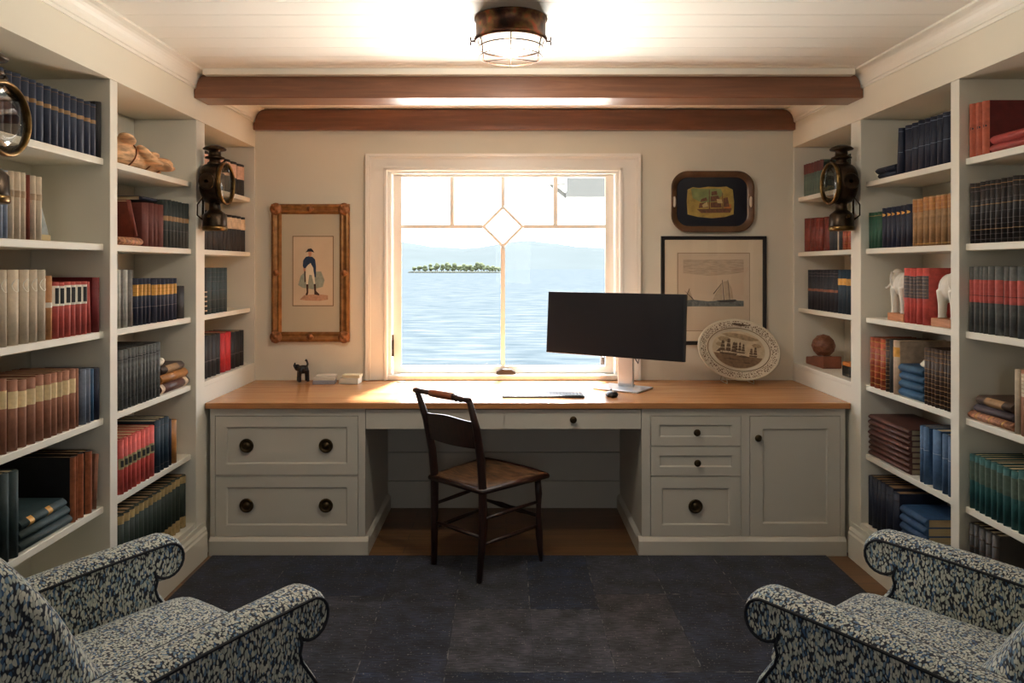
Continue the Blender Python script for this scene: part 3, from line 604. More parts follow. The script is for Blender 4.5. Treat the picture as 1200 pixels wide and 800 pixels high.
# ------------------------------------------------------------------ window
w = bpy.data.objects.new('window_1', None); COL.objects.link(w); w.location = (0, 4.56, .775); struct(w, 'white casement window with a diamond pane over the lake')
GX0, GX1, GZ0, GZ1 = -.637, .606, .841, 1.981
boxes('window_jamb', [(OX0+.001, OX0+.018, 4.50, 4.615, OZ0, OZ1), (OX1-.018, OX1-.001, 4.50, 4.615, OZ0, OZ1), (OX0+.018, OX1-.018, 4.50, 4.615, OZ1-.012, OZ1-.001), (OX0+.018, OX1-.018, 4.50, 4.615, OZ0, OZ0+.02)], M_trimw, w, world=True)
boxes('window_sash', [(OX0+.022, GX0, 4.545, 4.58, OZ0+.022, OZ1-.014), (GX1, OX1-.022, 4.545, 4.58, OZ0+.022, OZ1-.014), (GX0, GX1, 4.545, 4.58, OZ0+.022, GZ0), (GX0, GX1, 4.545, 4.58, GZ1, OZ1-.014)], M_trimw, w, world=True, bevel=.004)
MX = (-.3275, -.019, .30); MZ = 1.6835; DH = .118; T = .0125
bm = B()
box(bm, GX0, MX[1]-DH-T*.6, 4.552, 4.574, MZ-T, MZ+T); box(bm, MX[1]+DH+T*.6, GX1, 4.552, 4.574, MZ-T, MZ+T)
for x in (MX[0], MX[2]): box(bm, x-T, x+T, 4.552, 4.574, MZ+T, GZ1)
box(bm, MX[1]-T, MX[1]+T, 4.552, 4.574, MZ+DH+T*.6, GZ1); box(bm, MX[1]-T, MX[1]+T, 4.552, 4.574, GZ0, MZ-DH-T*.6)
co = [(MX[1]-DH-T, MZ), (MX[1], MZ+DH+T), (MX[1]+DH+T, MZ), (MX[1], MZ-DH-T)]; ci = [(MX[1]-DH+T, MZ), (MX[1], MZ+DH-T), (MX[1]+DH-T, MZ), (MX[1], MZ-DH+T)]
for i in range(4):
    j = (i+1) % 4; prism(bm, [co[i], co[j], ci[j], ci[i]], 4.552, 4.574)
ob('muntins', bm, M_trimw, w, world=True)
boxes('window_pane', [(GX0, GX1, 4.562, 4.564, GZ0, GZ1)], M_glass, w, world=True)
bm = B(); CX0, CX1, CZ = -.838, .803, 2.113
for x0, x1, s in ((CX0, OX0, 1), (CX1, OX1, -1)):
    a, b_ = min(x0, x1), max(x0, x1); box(bm, a, b_, 4.480, 4.4995, .764, CZ)
    e0, e1 = (x0, x0+s*.02); box(bm, min(e0, e1), max(e0, e1), 4.466, 4.480, .764, CZ)
    e0, e1 = (x0+s*.02, x0+s*.03); box(bm, min(e0, e1), max(e0, e1), 4.473, 4.480, .764, CZ-.02)
    e0, e1 = (x1-s*.022, x1-s*.004); box(bm, min(e0, e1), max(e0, e1), 4.470, 4.480, .764, OZ1+.02)
box(bm, OX0, OX1, 4.480, 4.4995, OZ1, CZ); box(bm, CX0+.02, CX1-.02, 4.466, 4.480, CZ-.02, CZ); box(bm, CX0+.03, CX1-.03, 4.473, 4.480, CZ-.03, CZ-.02)
box(bm, OX0-.018, OX1+.018, 4.470, 4.480, OZ1+.004, OZ1+.022)
ob('window_casing', bm, M_trimw, w, world=True, bevel=.002)
boxes('window_stool', [(OX0, OX1, 4.482, 4.545, .763, .792)], M_trimw, w, world=True, bevel=.004)
bm = B(); prism(bm, [(-.06, .792), (.058, .792), (.056, .81), (.03, .826), (-.03, .826), (-.058, .812)], 4.50, 4.535); ob('window_crank', bm, mat('dark_bronze', (62, 56, 52), .4, .5), w, world=True, bevel=.004)
bm = B(); box(bm, OX0+.016, OX0+.026, 4.535, 4.55, .93, 1.03); box(bm, OX0+.018, OX0+.03, 4.525, 4.535, .90, 1.0)
ob('window_latch', bm, M_black, w, world=True, bevel=.003)
bm = B(); box(bm, OX1-.105, OX1-.08, 4.53, 4.545, .85, .91); box(bm, OX1-.10, OX1-.085, 4.515, 4.53, .86, .90)
ob('window_latch', bm, mat('grey_metal', (120, 122, 124), .4, .5), w, world=True, bevel=.003)

# ------------------------------------------------------------------ outdoors
M_lake = mat('lake_water', (50, 56, 62), 1, spec=0); N, L, b = nodes(M_lake)
tc = N.new('ShaderNodeTexCoord'); mp = N.new('ShaderNodeMapping'); mp.inputs['Scale'].default_value = (.30, 1.0, 1); L.new(tc.outputs['Object'], mp.inputs[0])
n = N.new('ShaderNodeTexNoise'); n.inputs['Scale'].default_value = .9; n.inputs['Detail'].default_value = 7; n.inputs['Roughness'].default_value = .62; L.new(mp.outputs[0], n.inputs[0])
rr = ramp(N, [(.36, (44, 51, 55)), (.52, (54, 60, 63)), (.68, (66, 69, 71))]); L.new(n.outputs[0], rr.inputs[0]); L.new(rr.outputs[0], b.inputs['Base Color'])
bm = B(); LZ = E-5.0
box(bm, -3000, 3000, 6, 3200, LZ-1, LZ)
tag(ob('lake', bm, M_lake), 'blue grey rippled lake filling the lower window', 'water', kind='stuff')
def ridge(name, Y0, Y1, pts, col, label):
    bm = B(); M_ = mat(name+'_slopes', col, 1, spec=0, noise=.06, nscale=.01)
    def hz(px):
        for (a, ya), (c, yc) in zip(pts, pts[1:]):
            if a <= px <= c:
                t = (px-a)/(c-a); t = t*t*(3-2*t); return ya+(yc-ya)*t
        return pts[0][1] if px < pts[0][0] else pts[-1][1]
    n = 160; rows = [[], [], [], []]
    for i in range(n+1):
        px = -900+3000*i/n; x = (px-593)/880
        top = (312-hz(px))/880*Y1
        jig = 1.5*sin(i*1.7)+1.2*sin(i*.63+1)
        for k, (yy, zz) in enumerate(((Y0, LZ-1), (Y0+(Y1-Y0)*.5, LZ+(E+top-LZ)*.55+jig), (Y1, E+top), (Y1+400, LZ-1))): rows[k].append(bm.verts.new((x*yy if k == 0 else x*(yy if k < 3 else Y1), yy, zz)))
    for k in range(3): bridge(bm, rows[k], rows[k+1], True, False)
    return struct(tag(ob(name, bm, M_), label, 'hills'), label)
ridge('hills', 1240, 1900, [(-900, 285), (200, 290), (470, 283), (510, 289), (550, 291), (585, 286), (612, 281), (640, 284), (680, 289), (715, 291), (800, 282), (1100, 290), (2100, 285)], (56, 61, 62), 'hazy blue wooded hills beyond the lake')  # bluish haze of distance is mixed into the slope colour
M_leafy = mat('island_leaves', (76, 80, 60), 1, spec=0, noise=.3, nscale=.8, rnd=.2); M_trunk = mat('island_trunk', (96, 84, 70), .9)
r = thing('island', (-40, 595, LZ+.01), 'low wooded island on the lake seen through the left panes', 'island')
bm = B(); lathe(bm, [(1, .02), (.97, .9), (.5, 1.0), (0, 1.0)], (0, 0, 0), 'z', 40, sx=38, sy=22); ob('shore', bm, mat('island_shore', (64, 64, 54), 1, spec=0), r)
for i in range(30):
    x = -72+66*i/29; y = (588, 600)[i % 2]; h = random.uniform(4, 7.2)*(1 if 3 < i < 27 else .7)
    bm = B()
    for _ in range(5): ellipsoid(bm, (random.uniform(-.6, .6), random.uniform(-1, 1), h*random.uniform(.28, .8)), (random.uniform(1.3, 1.75), 1.6, h*.24), None, 8, 6)
    t = ob('island_tree', bm, M_leafy, loc=(x, y, LZ+1.02)); tag(t, 'green leafy tree on the low island in the lake', 'tree', 'trees on the island')
    bm = B(); tube(bm, [(0, 0, 0), (0, 0, h*.6)], [.3, .15], 6); ob('trunk', bm, M_trunk, t)
# eave of the neighbouring wing
r = thing('roof_eave', (1.3, 7.6, 2.105), 'pale grey roof eave with brackets outside the upper right panes', 'roof')
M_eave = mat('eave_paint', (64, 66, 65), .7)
boxes('soffit', [(-.72, 2.0, -.4, -.1, .0, .06), (-.72, 2.0, -.42, -.40, -.0, .30)], M_eave, r)
boxes('roof_edge', [(-.90, -.725, -.40, -.1, .13, .30)], mat('eave_edge', (108, 110, 108), .7), r)
for k in range(1):
    bm = B(); prism(bm, [(-.722, .0), (-.88, .129), (-.82, .129), (-.722, .05)], -.3+k*.9, -.22+k*.9); ob('eave_bracket', bm, M_eave, r)

# ------------------------------------------------------------------ desk, cabinets
o = boxes('worktop', [(-FL+.0015, FR-.0015, 3.742, 4.4655, .732, .762), (-FL+.0015, CX0-.001, 4.4655, 4.4995, .732, .762), (CX1+.001, FR-.0015, 4.4655, 4.4995, .732, .762), (CX0-.001, CX1+.001, 4.4655, 4.4995, .732, .762)], M_top, bevel=.003)
recentre(o); tag(o, 'long honey-coloured oak worktop under the window, spanning both bookcases', 'desk')
def knob(parent, x, z, big, y=DF):
    bm = B()
    if big: prof = [(.012, 0), (.012, -.008), (.034, -.010), (.036, -.014), (.033, -.018), (.026, -.017), (.024, -.014), (.014, -.014), (.013, -.02), (.006, -.022), (0.0, -.022)]
    else: prof = [(.008, 0), (.007, -.008), (.016, -.012), (.018, -.018), (.014, -.023), (.006, -.024), (0, -.024)]
    lathe(bm, [(r_, h) for r_, h in prof], (x, y, z), 'y', 24)
    ob('drawer_knob', bm, M_bronze, parent)
def front(name, parent, x0, x1, z0, z1, fw, knobs=(), flat=False):
    """shaker front in world space, then moved into its parent's space"""
    g = .0028; x0 += g; x1 -= g; z0 += g; z1 -= g; y0, y1 = DF-.001, DF+.02
    bm = B()
    if flat: box(bm, x0, x1, y0, y1, z0, z1)
    else:
        for t in ((x0, x0+fw, z0, z1), (x1-fw, x1, z0, z1), (x0+fw, x1-fw, z0, z0+fw), (x0+fw, x1-fw, z1-fw, z1)): box(bm, t[0], t[1], y0, y1, t[2], t[3])
        sweep(bm, x0+fw-.001, x1-fw+.001, z0+fw-.001, z1-fw+.001, y1, [(0, .0185), (.003, .0185), (.007, .0145), (.007, .002), (0, .002)])
        box(bm, x0+fw, x1-fw, y0+.0075, y1, z0+fw, z1-fw)
    d = ob(name, bm, M_cab, parent, world=True)
    for kx, kz, big in knobs:
        bmloc = Vector(parent.location); bm = B()
        if big: prof = [(.012, 0), (.012, -.008), (.033, -.010), (.036, -.014), (.033, -.018), (.026, -.017), (.024, -.013), (.015, -.013), (.013, -.02), (.006, -.022), (0.0, -.022)]
        else: prof = [(.008, 0), (.007, -.008), (.016, -.012), (.018, -.018), (.014, -.023), (.006, -.024), (0, -.024)]
        lathe(bm, prof, Vector((kx, DF+(.011 if not flat and big else -.001), kz)), 'y', 24)
        bmesh.ops.translate(bm, verts=bm.verts, vec=-bmloc); ob('knob', bm, M_bronze, d)
    return d
def cab(x0, x1, openings, label, innerside, bx0, bx1):
    root = thing('base_cabinet', ((x0+x1)/2, 4.1, 0), label, 'cabinet', 'painted cabinets under the worktop')
    zb, zt_ = .09, .731; y0, y1 = DF, DF+.022
    bm = B()
    xs = sorted(openings); cur = x0
    cols = {}
    for o_ in openings: cols.setdefault((o_[0], o_[1]), []).append(o_)
    for (a, c), lst in sorted(cols.items()):
        box(bm, cur, a, y0, y1, zb, zt_); cur = c
        lst.sort(key=lambda q: q[2]); z = zb
        for q in lst:
            if q[2]-z > .0005: box(bm, a, c, y0, y1, z, q[2])
            z = q[3]
        box(bm, a, c, y0, y1, z, zt_)
    box(bm, cur, x1, y0, y1, zb, zt_)
    box(bm, x0, x0+.018, y1, 4.48, .0, zt_); box(bm, x1-.018, x1, y1, 4.48, 0, zt_); box(bm, x0+.018, x1-.018, y1+.03, y1+.035, zb, zt_); box(bm, x0+.018, x1-.018, y1, 4.48, zt_-.012, zt_)
    ob('carcass', bm, M_cab, root, world=True)
    # plinth with bevelled cap
    bm = B(); prism(bm, [(DF+.02, 0), (DF-.020, 0), (DF-.020, .072), (DF-.010, .083), (DF-.001, .09), (DF+.02, .09)], bx0, bx1, 'yz')
    s = -1 if innerside < 0 else 1
    xi = x1 if s > 0 else x0
    prism(bm, [(xi, 0), (xi+s*.018, 0), (xi+s*.018, .072), (xi+s*.008, .083), (xi, .09)], DF+.0195, 4.48, 'xz')
    ob('plinth', bm, M_cab, root, world=True)
    return root
X = xp; Z = zp
cl = cab(-FL+.021, X(428), [(X(252), X(420), Z(556.5), Z(487)), (X(252), X(420), Z(628.5), Z(557.5))], 'grey-white cabinet with two deep drawers and four bronze knobs, left of the knee space', 1, -FL+.021, X(428)+.018)
front('drawer', cl, X(252), X(420), Z(556.5), Z(487), .053, [(X(289), Z(522), 1), (X(382), Z(522), 1)])
front('drawer', cl, X(252), X(420), Z(628.5), Z(557.5), .053, [(X(289), Z(592), 1), (X(382), Z(592), 1)])
cr = cab(X(752), FR-.021, [(X(762), X(868.5), Z(522.5), Z(487)), (X(762), X(868.5), Z(557.7), Z(522.8)), (X(762), X(868.5), Z(628.5), Z(558)), (X(878.5), X(985), Z(628.5), Z(487))], 'grey-white cabinet with three drawers and a door, right of the knee space', -1, X(752)-.018, FR-.021)
front('drawer', cr, X(762), X(868.5), Z(522.5), Z(487), .042, [(X(816), Z(506), 0)])
front('drawer', cr, X(762), X(868.5), Z(557.7), Z(522.8), .042, [(X(816.5), Z(541.5), 0)])
front('drawer', cr, X(762), X(868.5), Z(628.5), Z(558), .055, [(X(815), Z(593), 1)])
front('door', cr, X(878.5), X(985), Z(628.5), Z(487), .062, [(X(887.5), Z(512.5), 0)])
pr = thing('pencil_drawer_unit', (0, 3.9, .62), 'shallow apron with two flat pencil drawers below the middle of the worktop', 'drawer')
xa, xb, xm = X(428)+.001, X(752)-.001, X(591)
boxes('apron_rail', [(xa, xb, DF+.021, DF+.04, .632, .7315), (xa, xa+.018, DF+.04, 4.4, .635, .731), (xb-.018, xb, DF+.04, 4.4, .635, .731)], M_cab, pr, world=True)
front('drawer', pr, xa, xm, Z(503), Z(479)-.001, .0, [(X(508), Z(491), 0)], flat=True)
front('drawer', pr, xm, xb, Z(503), Z(479)-.001, .0, [(X(671.5), Z(491), 0)], flat=True)

# ------------------------------------------------------------------ rug
PX = [-1.46, -1.05, -.53, -.215, .10, .39, .70, 1.02, 1.315, 1.59]
M_rug = mat('overdyed_rug', (60, 62, 72), .95, sheen=.1); N, L, b = nodes(M_rug)
at = N.new('ShaderNodeAttribute'); at.attribute_name = 'patch'
tc = N.new('ShaderNodeTexCoord'); mp = N.new('ShaderNodeMapping'); mp.inputs['Scale'].default_value = (22, 110, 1); L.new(tc.outputs['Object'], mp.inputs[0])
n = N.new('ShaderNodeTexNoise'); n.inputs['Scale'].default_value = 1; n.inputs['Detail'].default_value = 3; L.new(mp.outputs[0], n.inputs[0])
n2 = N.new('ShaderNodeTexNoise'); n2.inputs['Scale'].default_value = 9; n2.inputs['Detail'].default_value = 6; L.new(tc.outputs['Object'], n2.inputs[0])
n3 = N.new('ShaderNodeTexNoise'); n3.inputs['Scale'].default_value = 120; n3.inputs['Detail'].default_value = 2; L.new(tc.outputs['Object'], n3.inputs[0])
r1 = N.new('ShaderNodeMapRange'); r1.inputs[1].default_value = .3; r1.inputs[2].default_value = .7; r1.inputs[3].default_value = .35; r1.inputs[4].default_value = 1.8; L.new(n.outputs[0], r1.inputs[0])
r2 = N.new('ShaderNodeMapRange'); r2.inputs[1].default_value = .3; r2.inputs[2].default_value = .7; r2.inputs[3].default_value = .35; r2.inputs[4].default_value = 1.9; L.new(n2.outputs[0], r2.inputs[0])
mm = N.new('ShaderNodeMath'); mm.operation = 'MULTIPLY'; L.new(r1.outputs[0], mm.inputs[0]); L.new(r2.outputs[0], mm.inputs[1])
hs = N.new('ShaderNodeHueSaturation'); L.new(at.outputs['Color'], hs.inputs['Color']); L.new(mm.outputs[0], hs.inputs['Value'])
r3 = N.new('ShaderNodeMapRange'); r3.inputs[1].default_value = .66; r3.inputs[2].default_value = .72; r3.inputs[3].default_value = 0; r3.inputs[4].default_value = .5; L.new(n3.outputs[0], r3.inputs[0])
mx = N.new('ShaderNodeMix'); mx.data_type = 'RGBA'; mx.inputs[7].default_value = srgb((170, 164, 154)); L.new(r3.outputs[0], mx.inputs[0]); L.new(hs.outputs[0], mx.inputs[6]); L.new(mx.outputs[2], b.inputs['Base Color'])
bp = N.new('ShaderNodeBump'); bp.inputs['Strength'].default_value = .5; bp.inputs['Distance'].default_value = .003; L.new(n.outputs[0], bp.inputs['Height']); L.new(bp.outputs[0], b.inputs['Normal'])
patches = []
tones = [(28, 32, 45), (36, 39, 49), (24, 30, 45), (48, 46, 50), (16, 25, 43), (50, 50, 56), (31, 38, 56)]
RY = {0: (3.734, 3.142, 2.659), 1: (3.734, 3.27, 2.659), 2: (3.734, 3.29, 2.659), 3: (3.734, 3.142, 2.659), 4: (3.734, 3.142, 2.659), 5: (3.734, 3.29, 2.659), 6: (3.734, 3.29, 2.659), 7: (3.734, 3.23, 2.659), 8: (3.734, 3.142, 2.659)}
tone_at = {(3, 0): 1, (4, 0): 4, (5, 0): 1, (6, 0): 0, (3, 1): 5, (4, 1): 5, (5, 1): 3, (6, 1): 0, (2, 1): 0, (2, 0): 0, (7, 0): 2, (8, 0): 0}
bm = B(); lay = bm.loops.layers.float_color.new('patch'); seams = B(); ZR = .007
box(bm, PX[0], PX[-1], .9, 3.734, .0005, ZR-.0006)
for f in bm.faces:
    for lp in f.loops: lp[lay] = srgb((30, 32, 40))
for i in range(9):
    ys = list(RY[i])+[2.1, 1.5, .9]
    for j in range(5):
        x0, x1, y1, y0 = PX[i]+.001, PX[i+1]-.001, ys[j]-.001, ys[j+1]+.001
        c = srgb(tones[tone_at.get((i, j), random.randrange(7))])
        v = box(bm, x0, x1, y0, y1, ZR-.0006, ZR)
        for f in {f for q in v for f in q.link_faces}:
            for lp in f.loops: lp[lay] = c
        if j: box(seams, x0, x1, ys[j]-.002, ys[j]+.002, ZR, ZR+.0006)
    if i and not (i == 4): box(seams, PX[i]-.002, PX[i]+.002, .9, 3.73, ZR, ZR+.0006)
    elif i == 4: box(seams, PX[i]-.002, PX[i]+.002, 3.142, 3.73, ZR, ZR+.0006)
bmesh.ops.remove_doubles(bm, verts=bm.verts, dist=1e-7)
me = bpy.data.meshes.new('area_rug'); bm.to_mesh(me); bm.free(); me.materials.append(M_rug)
rug = bpy.data.objects.new('area_rug', me); COL.objects.link(rug)
tag(rug, 'dark navy and charcoal patchwork rug covering most of the floor', 'rug')
M_seam = mat('seam_thread', (70, 70, 76), .9); N, L, b = nodes(M_seam)
tc = N.new('ShaderNodeTexCoord'); n = N.new('ShaderNodeTexNoise'); n.inputs['Scale'].default_value = 22; n.inputs['Detail'].default_value = 4; L.new(tc.outputs['Object'], n.inputs[0])
rr = ramp(N, [(.48, (44, 46, 54)), (.7, (132, 130, 126))]); L.new(n.outputs[0], rr.inputs[0]); L.new(rr.outputs[0], b.inputs['Base Color'])
ob('seam', seams, M_seam, rug)

# ------------------------------------------------------------------ side chair with rush seat
M_rush = mat('rush', (88, 62, 38), .65, noise=.75, nscale=15, stretch=(1, 3.5, 1), bump=1, bscale=110)
ch = thing('side_chair', (-.095, 3.655, ZR+.004), 'dark wooden side chair with a woven rush seat, pulled up to the desk', 'chair', rz=math.atan2(.725, .69)-pi/2)
def bmtube(name, pts, rad, m=M_dark, parent=ch, n=12):
    bm = B(); tube(bm, pts, rad, n); return ob(name, bm, m, parent)
BW, FW, SZ = .165, .188, .432     # half widths back/front (local x), forward is +y
yb_, yf = -.19, .17
for sx in (-1, 1):
    P = [(sx*(BW-.01), yb_-.012, 0), (sx*BW, yb_, .2), (sx*BW, yb_, .42), (sx*(BW+.003), yb_-.012, .55), (sx*(BW+.008), yb_-.045, .70), (sx*(BW+.014), yb_-.095, .835)]
    bmtube('leg', P, [.014, .0185, .020, .020, .018, .013])
    bmtube('leg', [(sx*(FW+.005), yf+.012, 0), (sx*(FW+.003), yf+.008, .05), (sx*FW, yf+.004, .13), (sx*FW, yf, .2), (sx*FW, yf, .27), (sx*FW, yf, .33), (sx*(FW-.003), yf-.005, .412)], [.009, .013, .019, .0155, .0125, .0175, .015])
for z_, r_ in ((.17, .008), (.285, .008)):
    for sx in (-1, 1): bmtube('stretcher', [(sx*BW, yb_, z_), (sx*(BW+FW)/2, (yb_+yf)/2, z_+.003), (sx*FW, yf, z_+.005)], [.007, .010, .007])
bmtube('stretcher', [(-FW, yf, .22), (-.12, yf, .22), (-.06, yf, .22), (0, yf, .22), (.06, yf, .22), (.12, yf, .22), (FW, yf, .22)], [.008, .009, .014, .010, .014, .009, .008])
bmtube('stretcher', [(-BW, yb_, .2), (0, yb_, .2), (BW, yb_, .2)], [.007, .010, .007])
# rush seat
bm = B(); NS = 24; rows = []
def edge(u):  # half width at depth fraction
    return BW+.012+(FW+.03-BW-.012)*u
for i in range(NS+1):
    u = i/NS; y = yb_-.012+(yf+.03-yb_+.012)*u; w_ = edge(u); row = []
    for j in range(NS+1):
        v = j/NS*2-1; d = min(1-abs(v), u*1.2, (1-u)*1.2)
        zz = SZ - .016*min(1, d*2.2) - .006*(1-min(1, d*9))**2 + .0016*sin(d*150)
        row.append(bm.verts.new((v*w_, y, zz)))
    rows.append(row)
for i in range(NS):
    for j in range(NS):
        f = bm.faces.new((rows[i][j], rows[i][j+1], rows[i+1][j+1], rows[i+1][j])); f.smooth = True
ext = bmesh.ops.extrude_face_region(bm, geom=bm.faces[:])
for v in [g for g in ext['geom'] if isinstance(g, bmesh.types.BMVert)]: v.co.z -= .02 if True else 0
ob('seat', bm, M_rush, ch)
bm = B(); tube(bm, [(-edge(0)-.0, yb_-.014, SZ-.018), (-edge(1), yf+.03, SZ-.016), (-edge(1)*.5, yf+.042, SZ-.014), (edge(1)*.5, yf+.042, SZ-.014), (edge(1), yf+.03, SZ-.016), (edge(0), yb_-.014, SZ-.018)], .0135, 10, True); ob('seat_rail', bm, M_dark, ch)
# wide back slat with a shaped top edge, gently curved
bm = B(); n_ = 16; F1 = []; F2 = []
for i in range(n_+1):
    u = i/n_*2-1; cz = 0.0
    zt2 = .740+.006*cos(u*pi)*(1) - .006*(abs(u) > .92); zb2 = .61-.004*(1-u*u)
    yy = yb_-.052-.022*(1-u*u)+.0
    yyb = yb_-.028-.02*(1-u*u)
    x_ = u*(BW+.004)
    F1.append([bm.verts.new((x_, yyb-.005, zb2)), bm.verts.new((x_, yy-.005, zt2)), bm.verts.new((x_, yy+.005, zt2)), bm.verts.new((x_, yyb+.005, zb2))])
for a, c in zip(F1, F1[1:]): bridge(bm, a, c, False)
bm.faces.new(F1[0]); bm.faces.new(F1[-1]); ob('back_slat', bm, M_dark, ch)
xs_ = [-(BW+.035), -(BW+.015), -(BW-.01), -.085, -.075, .075, .085, .10, .112, .124, BW-.02, BW+.005, BW+.02]
rd = [.011, .015, .012, .012, .016, .016, .012, .016, .010, .015, .010, .013, .012]
bmtube('crest_rail', [(x_, yb_-.098, .838+.004*(x_ < .09)) for x_ in xs_], rd)
bmtube('hand_grip', [(-.078, yb_-.098, .842), (-.04, yb_-.098, .842), (0, yb_-.098, .842), (.076, yb_-.098, .842)], [.0175, .0185, .0185, .0175], M_handle)

# ------------------------------------------------------------------ armchairs
def armchair(loc, ang, label):
    """local +y is forward; origin on the floor under the middle of the seat"""
    r = thing('armchair', loc, label, 'armchair', 'leaf-print armchairs in the foreground', rz=ang)
    # arm silhouette in (y, z): scroll at the front, sloping top
    def arm_outline():
        P = [(-.44, .14), (-.44, .553)]
        for i in range(1, 8): P.append((-.44+.62*i/8, .553+.03*sin(pi/2*i/8)+.008*i/8))
        cx, cz, rr_ = .215, .545, .048
        for i in range(0, 15):
            a = R(100) - R(262)*i/14; P.append((cx+rr_*cos(a), cz+rr_*sin(a)))
        P += [(.178, .494), (.172, .472), (.180, .445), (.200, .415), (.226, .375), (.244, .33), (.250, .28), (.245, .22), (.237, .14)]
        return P
    P = arm_outline(); n = len(P)
    def off(d):
        out = []
        for i in range(n):
            a, c = Vector(P[i-1]), Vector(P[(i+1) % n]); t = (c-a).normalized(); nn = Vector((-t.y, t.x))
            q = Vector(P[i])+nn*d
            out.append((q.x, max(.14, q.y)))
        return out
    for s in (-1, 1):
        bm = B(); xc = s*.325; layers = []
        for dx, d in ((-.055, 0), (-.05, .008), (-.03, .017), (0, .020), (.03, .017), (.05, .008), (.055, 0)):
            layers.append([bm.verts.new((xc+dx, y, z_)) for y, z_ in off(d)])
        for a, c in zip(layers, layers[1:]): bridge(bm, a, c, True)
        bm.faces.new(layers[0]); bm.faces.new(layers[-1])
        ob('arm', bm, M_fab, r)
        bm = B()
        for dx in (-.056, .056): tube(bm, [(xc+dx, y, z_) for y, z_ in off(.002)][1:], .0042, 8)
        ob('piping', bm, M_pipe, r)
    # seat base and front rail
    boxes('seat_base', [(-.2695, .2695, -.42, .235, .15, .33)], M_fab, r, bevel=.02, seg=3)
    def cushion(name, x0, x1, y0, y1, z0, z1, puff, rot=0, piv=(0, 0), par=r, lean=0):
        bm = B(); nx = ny = 12; top = []; bot = []
        for sgn, lst in ((1, top), (-1, bot)):
            for i in range(nx+1):
                row = []
                for j in range(ny+1):
                    u, v = i/nx*2-1, j/ny*2-1
                    du, dv = 1-abs(u)**6, 1-abs(v)**6
                    e = (du*dv)**.5
                    h = (z1-z0)/2*(.55+.45*e**.6)+puff*(1-u*u)*(1-v*v)
                    sx_, sy_ = 1-.02*(1-e), 1-.02*(1-e)
                    row.append(bm.verts.new(((x0+x1)/2+u*(x1-x0)/2*sx_, (y0+y1)/2+v*(y1-y0)/2*sy_, (z0+z1)/2+sgn*h)))
                lst.append(row)
        for lst in (top, bot):
            for i in range(nx):
                for j in range(ny):
                    f = bm.faces.new((lst[i][j], lst[i+1][j], lst[i+1][j+1], lst[i][j+1])); f.smooth = True
        def per(l): return [l[i][0] for i in range(nx)]+[l[nx][j] for j in range(ny)]+[l[i][ny] for i in range(nx, 0, -1)]+[l[0][j] for j in range(ny, 0, -1)]
        bridge(bm, per(top), per(bot), True)
        if lean:
            bmesh.ops.rotate(bm, verts=bm.verts, cent=(0, piv[0], piv[1]), matrix=Matrix.Rotation(lean, 3, 'X'))
        o = ob(name, bm, M_fab, par); sub = o.modifiers.new('Subsurf', 'SUBSURF'); sub.levels = 1; sub.render_levels = 1
        return o
    cushion('seat_cushion', -.267, .267, -.34, .285, .325, .455, .012)
    # backrest: thick upholstered slab leaning back
    cushion('backrest', -.275, .275, .17, .73, -.32, -.17, .02, lean=0) if False else None
    bm = B(); prof = []
    sec = [(-.10, .30), (-.16, .45), (-.255, .60), (-.345, .75), (-.40, .84), (-.44, .885), (-.50, .905), (-.56, .885), (-.585, .83), (-.565, .72), (-.51, .56), (-.46, .40), (-.44, .16)]
    cols_ = []
    nX = 14
    for i in range(nX+1):
        u = i/nX*2-1; e = 1-abs(u)**8
        wv = .36 if False else .0
        row = []
        for y, z_ in sec:
            half = .267 if z_ < .60 else .30
            yc = -.36; dy_ = 0
            row.append(bm.verts.new((u*(.267+.05*max(0, min(1, (z_-.60)/.12))), dy_+yc+(y-yc)*(.72+.28*e) + .012*(1-u*u)*(1 if y > yc else 0), z_-.05*(1-e)*(z_ > .75)-.0+.012*(1-u*u)*(z_ > .84))))
        cols_.append(row)
    for a, c in zip(cols_, cols_[1:]): bridge(bm, a, c, True)
    bm.faces.new(cols_[0]); bm.faces.new(cols_[-1])
    o = ob('backrest', bm, M_fab, r); sub = o.modifiers.new('Subsurf', 'SUBSURF'); sub.levels = 1; sub.render_levels = 1
    for sx in (-1, 1):
        for yy in (-.41, .2):
            bm = B(); lathe(bm, [(.014, 0), (.018, .03), (.024, .08), (.026, .148)], (sx*.31, yy, 0), 'z', 14); ob('leg', bm, M_dark, r)
    return r
def place(front_near, front_far, label):
    """positions of the two arm scroll tops on the floor plan"""
    a, c = Vector(front_near), Vector(front_far); mid = (a+c)/2
    ac = (c-a).normalized(); fwd = Vector((-ac.y, ac.x))
    if fwd.y < 0: fwd = -fwd
    ang = math.atan2(fwd.y, fwd.x)-pi/2
    org = mid - fwd*.20
    armchair((org.x, org.y, ZR+.001), ang, label)
place((-.562, 1.93), (-1.055, 2.275), 'leaf-print armchair in the lower left corner, in front of the left bookcase')
place((.702, 1.915), (1.197, 2.32), 'leaf-print armchair in the lower right corner, in front of the right bookcase')

